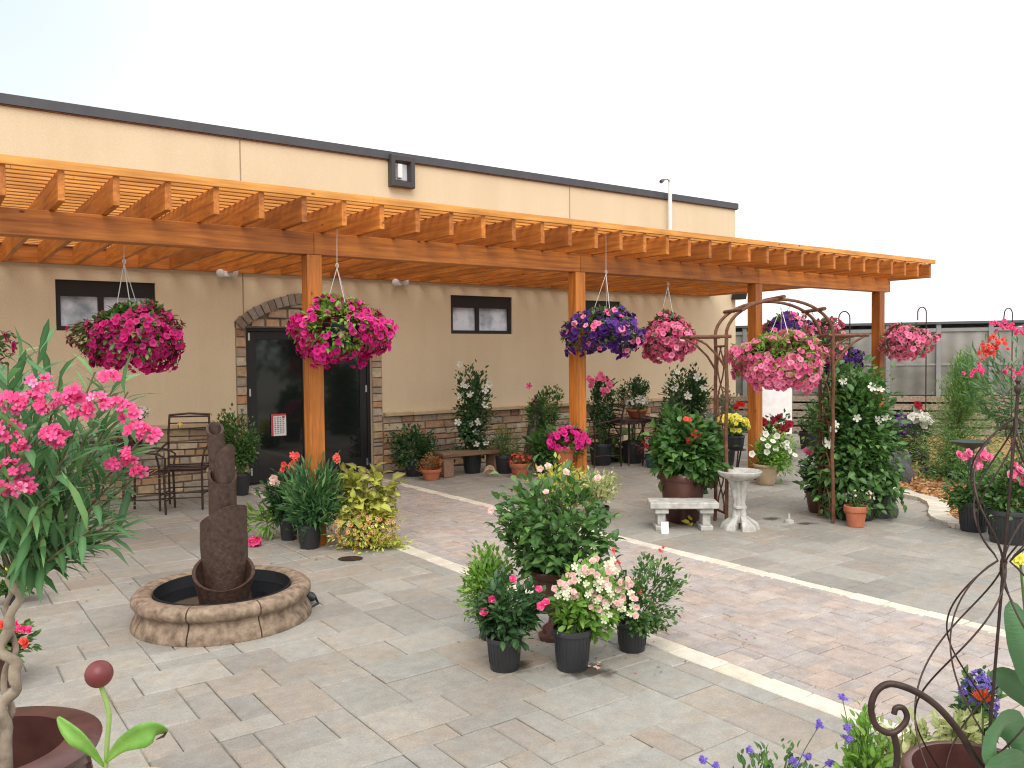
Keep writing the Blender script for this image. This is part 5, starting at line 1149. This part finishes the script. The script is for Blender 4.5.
for (x, y, w) in ((40,385,26),(62,398,20),(8,430,26),(50,433,18),(75,393,16),(108,378,18),(98,402,22),(128,412,22),(10,470,26),(22,487,22),(58,437,24),(136,430,20),(148,434,20),(130,455,18),(115,462,18),(138,470,12),(12,402,24),(80,410,18),(117,402,16),(0,485,18),(46,405,18),(30,400,18),(20,445,14)):
    n = max(5, int(w*.42)); c = D(x, y, 2.02 if x < 100 else 2.18); u = unit(n); m = M()
    m.inst(STAR, c+u*w*.0011*a3(1,1,.8), unit(n), u*.6-Fh*.8+Zh*.35, 0.0145*(.75+.5*rng.random(n)), zfirst=True); m.inst(ROSE, c+u*w*.0008, unit(n), u-Fh*.5, .009, zfirst=True)
    m.build('flower_cluster', POLE, OL, True, sharp=0)
M().lathe([(0,0),(.16,0),(.17,.03),(.1,.1),(.1,.2),(.2,.3),(.255,.42),(.25,.5),(.235,.545),(.24,.56),(.285,.575),(.29,.59),(.27,.6),(.2,.6),(.2,.5),(.19,.36),(0,.36)], a3(ouc[0], ouc[1], float(ouc[2])-.53), 56, wob=0).build('pot', URNB, OL, True, sharp=60)
m = M(); cz_ = float(ouc[2])-.53
for j in range(30):
    a = 2*math.pi*j/30; e = a3(math.cos(a), math.sin(a), 0); cc_ = a3(ouc[0], ouc[1], cz_); m.tube([cc_+e*.14+Zh*.235, cc_+e*.21+Zh*.31, cc_+e*.258+Zh*.42, cc_+e*.25+Zh*.5], [.006,.014,.018,.01], 6)
m.build('pot_ribs', URNB, OL, True)
m = M(); m.lathe([(0,.0),(.14,.0),(.14,max(.02, cz_)),(0, max(.02, cz_))], a3(ouc[0], ouc[1], 0), 24); o = m.build('pedestal', CONC, OL)
M().lathe([(0,.40),(.19,.39)], a3(ouc[0], ouc[1], cz_), 24).build('soil', SOIL, OL, True)
potted('potted_geranium', 'red and pink flowers behind the twisted oleander trunk', 'potted plant', -14, 694, 46, 44, (-28,32,622,658), kind='tall', pm=BROWNG, lm=LG, nleaf=360, L=.05, tm=LEAF, nst=24, spread=.3,
       fl=[dict(t=ROSE, m=PHOT, s=.015, n=0, k=6, at=[(22,628),(28,629),(17,628)]), dict(t=ROSE, m=PCOR, s=.018, n=0, k=5, at=[(4,627),(25,644),(0,640)])])
potted('potted_flowers', 'yellow flowers glimpsed under the oleander leaves', 'potted plant', 10, 606, 16, 14, (-6,44,562,594), lm=LG, nleaf=300, L=.05, nst=20, spread=.3, fl=dict(t=ROSE, m=PYEL, s=.022, n=0, k=4, at=[(7,570),(36,578),(12,574)]))
# metal bud ornament in a yellow pot
d = 1.75; k = d/F_PX; bc = D(99, 674, d); base = D(104, 772, d)
OR = thing('bud_ornament', 'dark red ball on green stem with two leaves in yellow pot', 'ornament', a3(base[0], base[1], 0))
m = M(); m.lathe([(13.3*k*math.sin(t), -13.3*k*math.cos(t)) for t in np.linspace(0, math.pi, 20)], bc, 32); m.build('ball', mat_noise('bud_red', (.12,.02,.022), (.2,.04,.04), 12, .45, .15, 60), OR, True, sharp=0)
M().tube(smooth_path([base-Zh*.05, D(107, 745, d), D(109, 715, d), D(104, 695, d), D(101, 686, d)]), [.005]*20+[.006], 8).build('stem', mat_noise('stem_enamel', (.2,.33,.08), (.32,.46,.14), 20, .5), OR, True)
GL = mat_noise('leaf_enamel', (.10,.27,.03), (.24,.46,.09), 14, .45)
def bigleaf(pts, wmax):
    P = smooth_path([D(x, y, d+o_) for x, y, o_ in pts], 5); n = len(P); m = M(); vs = []
    for i, p in enumerate(P):
        t = i/(n-1); w = wmax*k*(math.sin(math.pi*min(1, .06+t*.94))**.65)*(.35+.65*min(1, t*2)); tn = P[min(n-1, i+1)]-P[max(0, i-1)]; s = np.cross(tn, FW); s /= np.linalg.norm(s)
        vs += [p-s*w-FW*w*.35, p-s*w*.5-FW*w*.1, p, p+s*w*.5-FW*w*.1, p+s*w-FW*w*.35]
    m.add(vs, [(i*5+j, i*5+j+1, (i+1)*5+j+1, (i+1)*5+j) for i in range(n-1) for j in range(4)]); o = m.build('leaf', GL, OR, True, sharp=0)
    sm_ = o.modifiers.new('Solidify', 'SOLIDIFY'); sm_.thickness = .003; return P
P = bigleaf([(104,766,0),(92,750,-.01),(78,737,-.02),(66,726,-.01),(58,717,.01)], 9)
P2 = bigleaf([(106,762,0),(122,745,-.02),(142,735,-.03),(156,730,-.02),(167,731,.01)], 12)
M().tube([P2[-1]+FW*.002, P2[-3]+Zh*-.012, P2[-6]-Zh*.02], [.002,.003,.001], 6).build('leaf_edge', flat('burnt_edge', (.05,.02,.02), .6), OR, True)
yp = a3(base[0], base[1], 0)+Rh*23*k; yz = float(D(127, 790, d)[2])
M().lathe([(0,0),(.08,0),(.07,.02),(.09,yz*.5),(.088,yz-.03),(.098,yz-.012),(.098,yz),(.088,yz),(.085,yz-.03),(0,yz-.04)], yp, 32).build('pot', mat_noise('yellow_glaze', (.62,.36,.02), (.75,.5,.05), 10, .3), OR, True)

# ------------------------------------------------------------------ hedge line behind the viewer (seen in the glass)
for i, x in enumerate((-9, -4.5, 0, 4.5, 9, 13.5)):
    p = a3(x+random.uniform(-.6, .6), -9+random.uniform(-1, 1), 0); T = thing('garden_tree', 'bushy green tree standing behind the viewpoint, seen only in the glass', 'tree', p, 'trees behind the viewpoint')
    M().tube([p, p+Zh*1.2, p+Zh*2.2], [.12,.09,.05], 8).build('trunk', STEMM, T, True)
    n = 900; u = unit(n); M().inst(LF2, p+Zh*1.9+u*a3(2.3,1.2,1.3)*(rng.random(n)**.4)[:, None], u+unit(n), unit(n), .3).build('crown', LD, T)

# ------------------------------------------------------------------ light, world, camera
for o in bpy.data.objects:
    if '_loc' in o: del o['_loc']
w = bpy.data.worlds.new('World'); scene.world = w; w.use_nodes = True; nt = w.node_tree; N, L = nt.nodes, nt.links
EL, AZ = math.radians(52), math.radians(208)
sky = N.new('ShaderNodeTexSky'); sky.sky_type = 'NISHITA'; sky.sun_disc = False; sky.sun_elevation = EL; sky.sun_rotation = AZ; sky.air_density = 1; sky.dust_density = 6; sky.ozone_density = 1
mx = N.new('ShaderNodeMix'); mx.data_type = 'RGBA'; mx.inputs[0].default_value = .82; mx.inputs[7].default_value = (10.3, 10.35, 10.5, 1); L.new(sky.outputs[0], mx.inputs[6])
tcw = N.new('ShaderNodeTexCoord'); dt = N.new('ShaderNodeVectorMath'); dt.operation = 'DOT_PRODUCT'; q_ = ray(-60, -60); q_ = q_/np.linalg.norm(q_); dt.inputs[1].default_value = tuple(q_); L.new(tcw.outputs['Generated'], dt.inputs[0])
mrw = N.new('ShaderNodeMapRange'); mrw.inputs[1].default_value = .955; mrw.inputs[2].default_value = 1.0; L.new(dt.outputs['Value'], mrw.inputs[0])
mx2 = N.new('ShaderNodeMix'); mx2.data_type = 'RGBA'; mx2.inputs[7].default_value = (5.5, 6.25, 6.6, 1); L.new(mrw.outputs[0], mx2.inputs[0]); L.new(mx.outputs[2], mx2.inputs[6]); L.new(mx2.outputs[2], N['Background'].inputs[0]); N['Background'].inputs[1].default_value = .15
sd = bpy.data.lights.new('sun', 'SUN'); sd.energy = 2.1; sd.angle = math.radians(40); sd.color = (1, .95, .87)
so = bpy.data.objects.new('sun', sd); COL.objects.link(so)
dirv = Vector((math.sin(AZ)*math.cos(EL), math.cos(AZ)*math.cos(EL), math.sin(EL)))
so.rotation_euler = dirv.to_track_quat('Z', 'Y').to_euler()
cd = bpy.data.cameras.new('camera'); co = bpy.data.objects.new('camera', cd); COL.objects.link(co)
Mx = Matrix(((RT[0], UP[0], -FW[0], CAM[0]), (RT[1], UP[1], -FW[1], CAM[1]), (RT[2], UP[2], -FW[2], CAM[2]), (0, 0, 0, 1)))
co.matrix_world = Mx; cd.sensor_fit = 'HORIZONTAL'; cd.sensor_width = 36; cd.lens = F_PX*36/1024; cd.clip_end = 2000; cd.clip_start = .05
scene.cycles.filter_width = 1.15
scene.camera = co
scene.view_settings.view_transform = 'Standard'; scene.view_settings.look = 'None'; scene.view_settings.exposure = 0; scene.view_settings.gamma = 1
scene.cycles.max_bounces = 6; scene.cycles.diffuse_bounces = 3; scene.cycles.glossy_bounces = 3; scene.cycles.transmission_bounces = 3
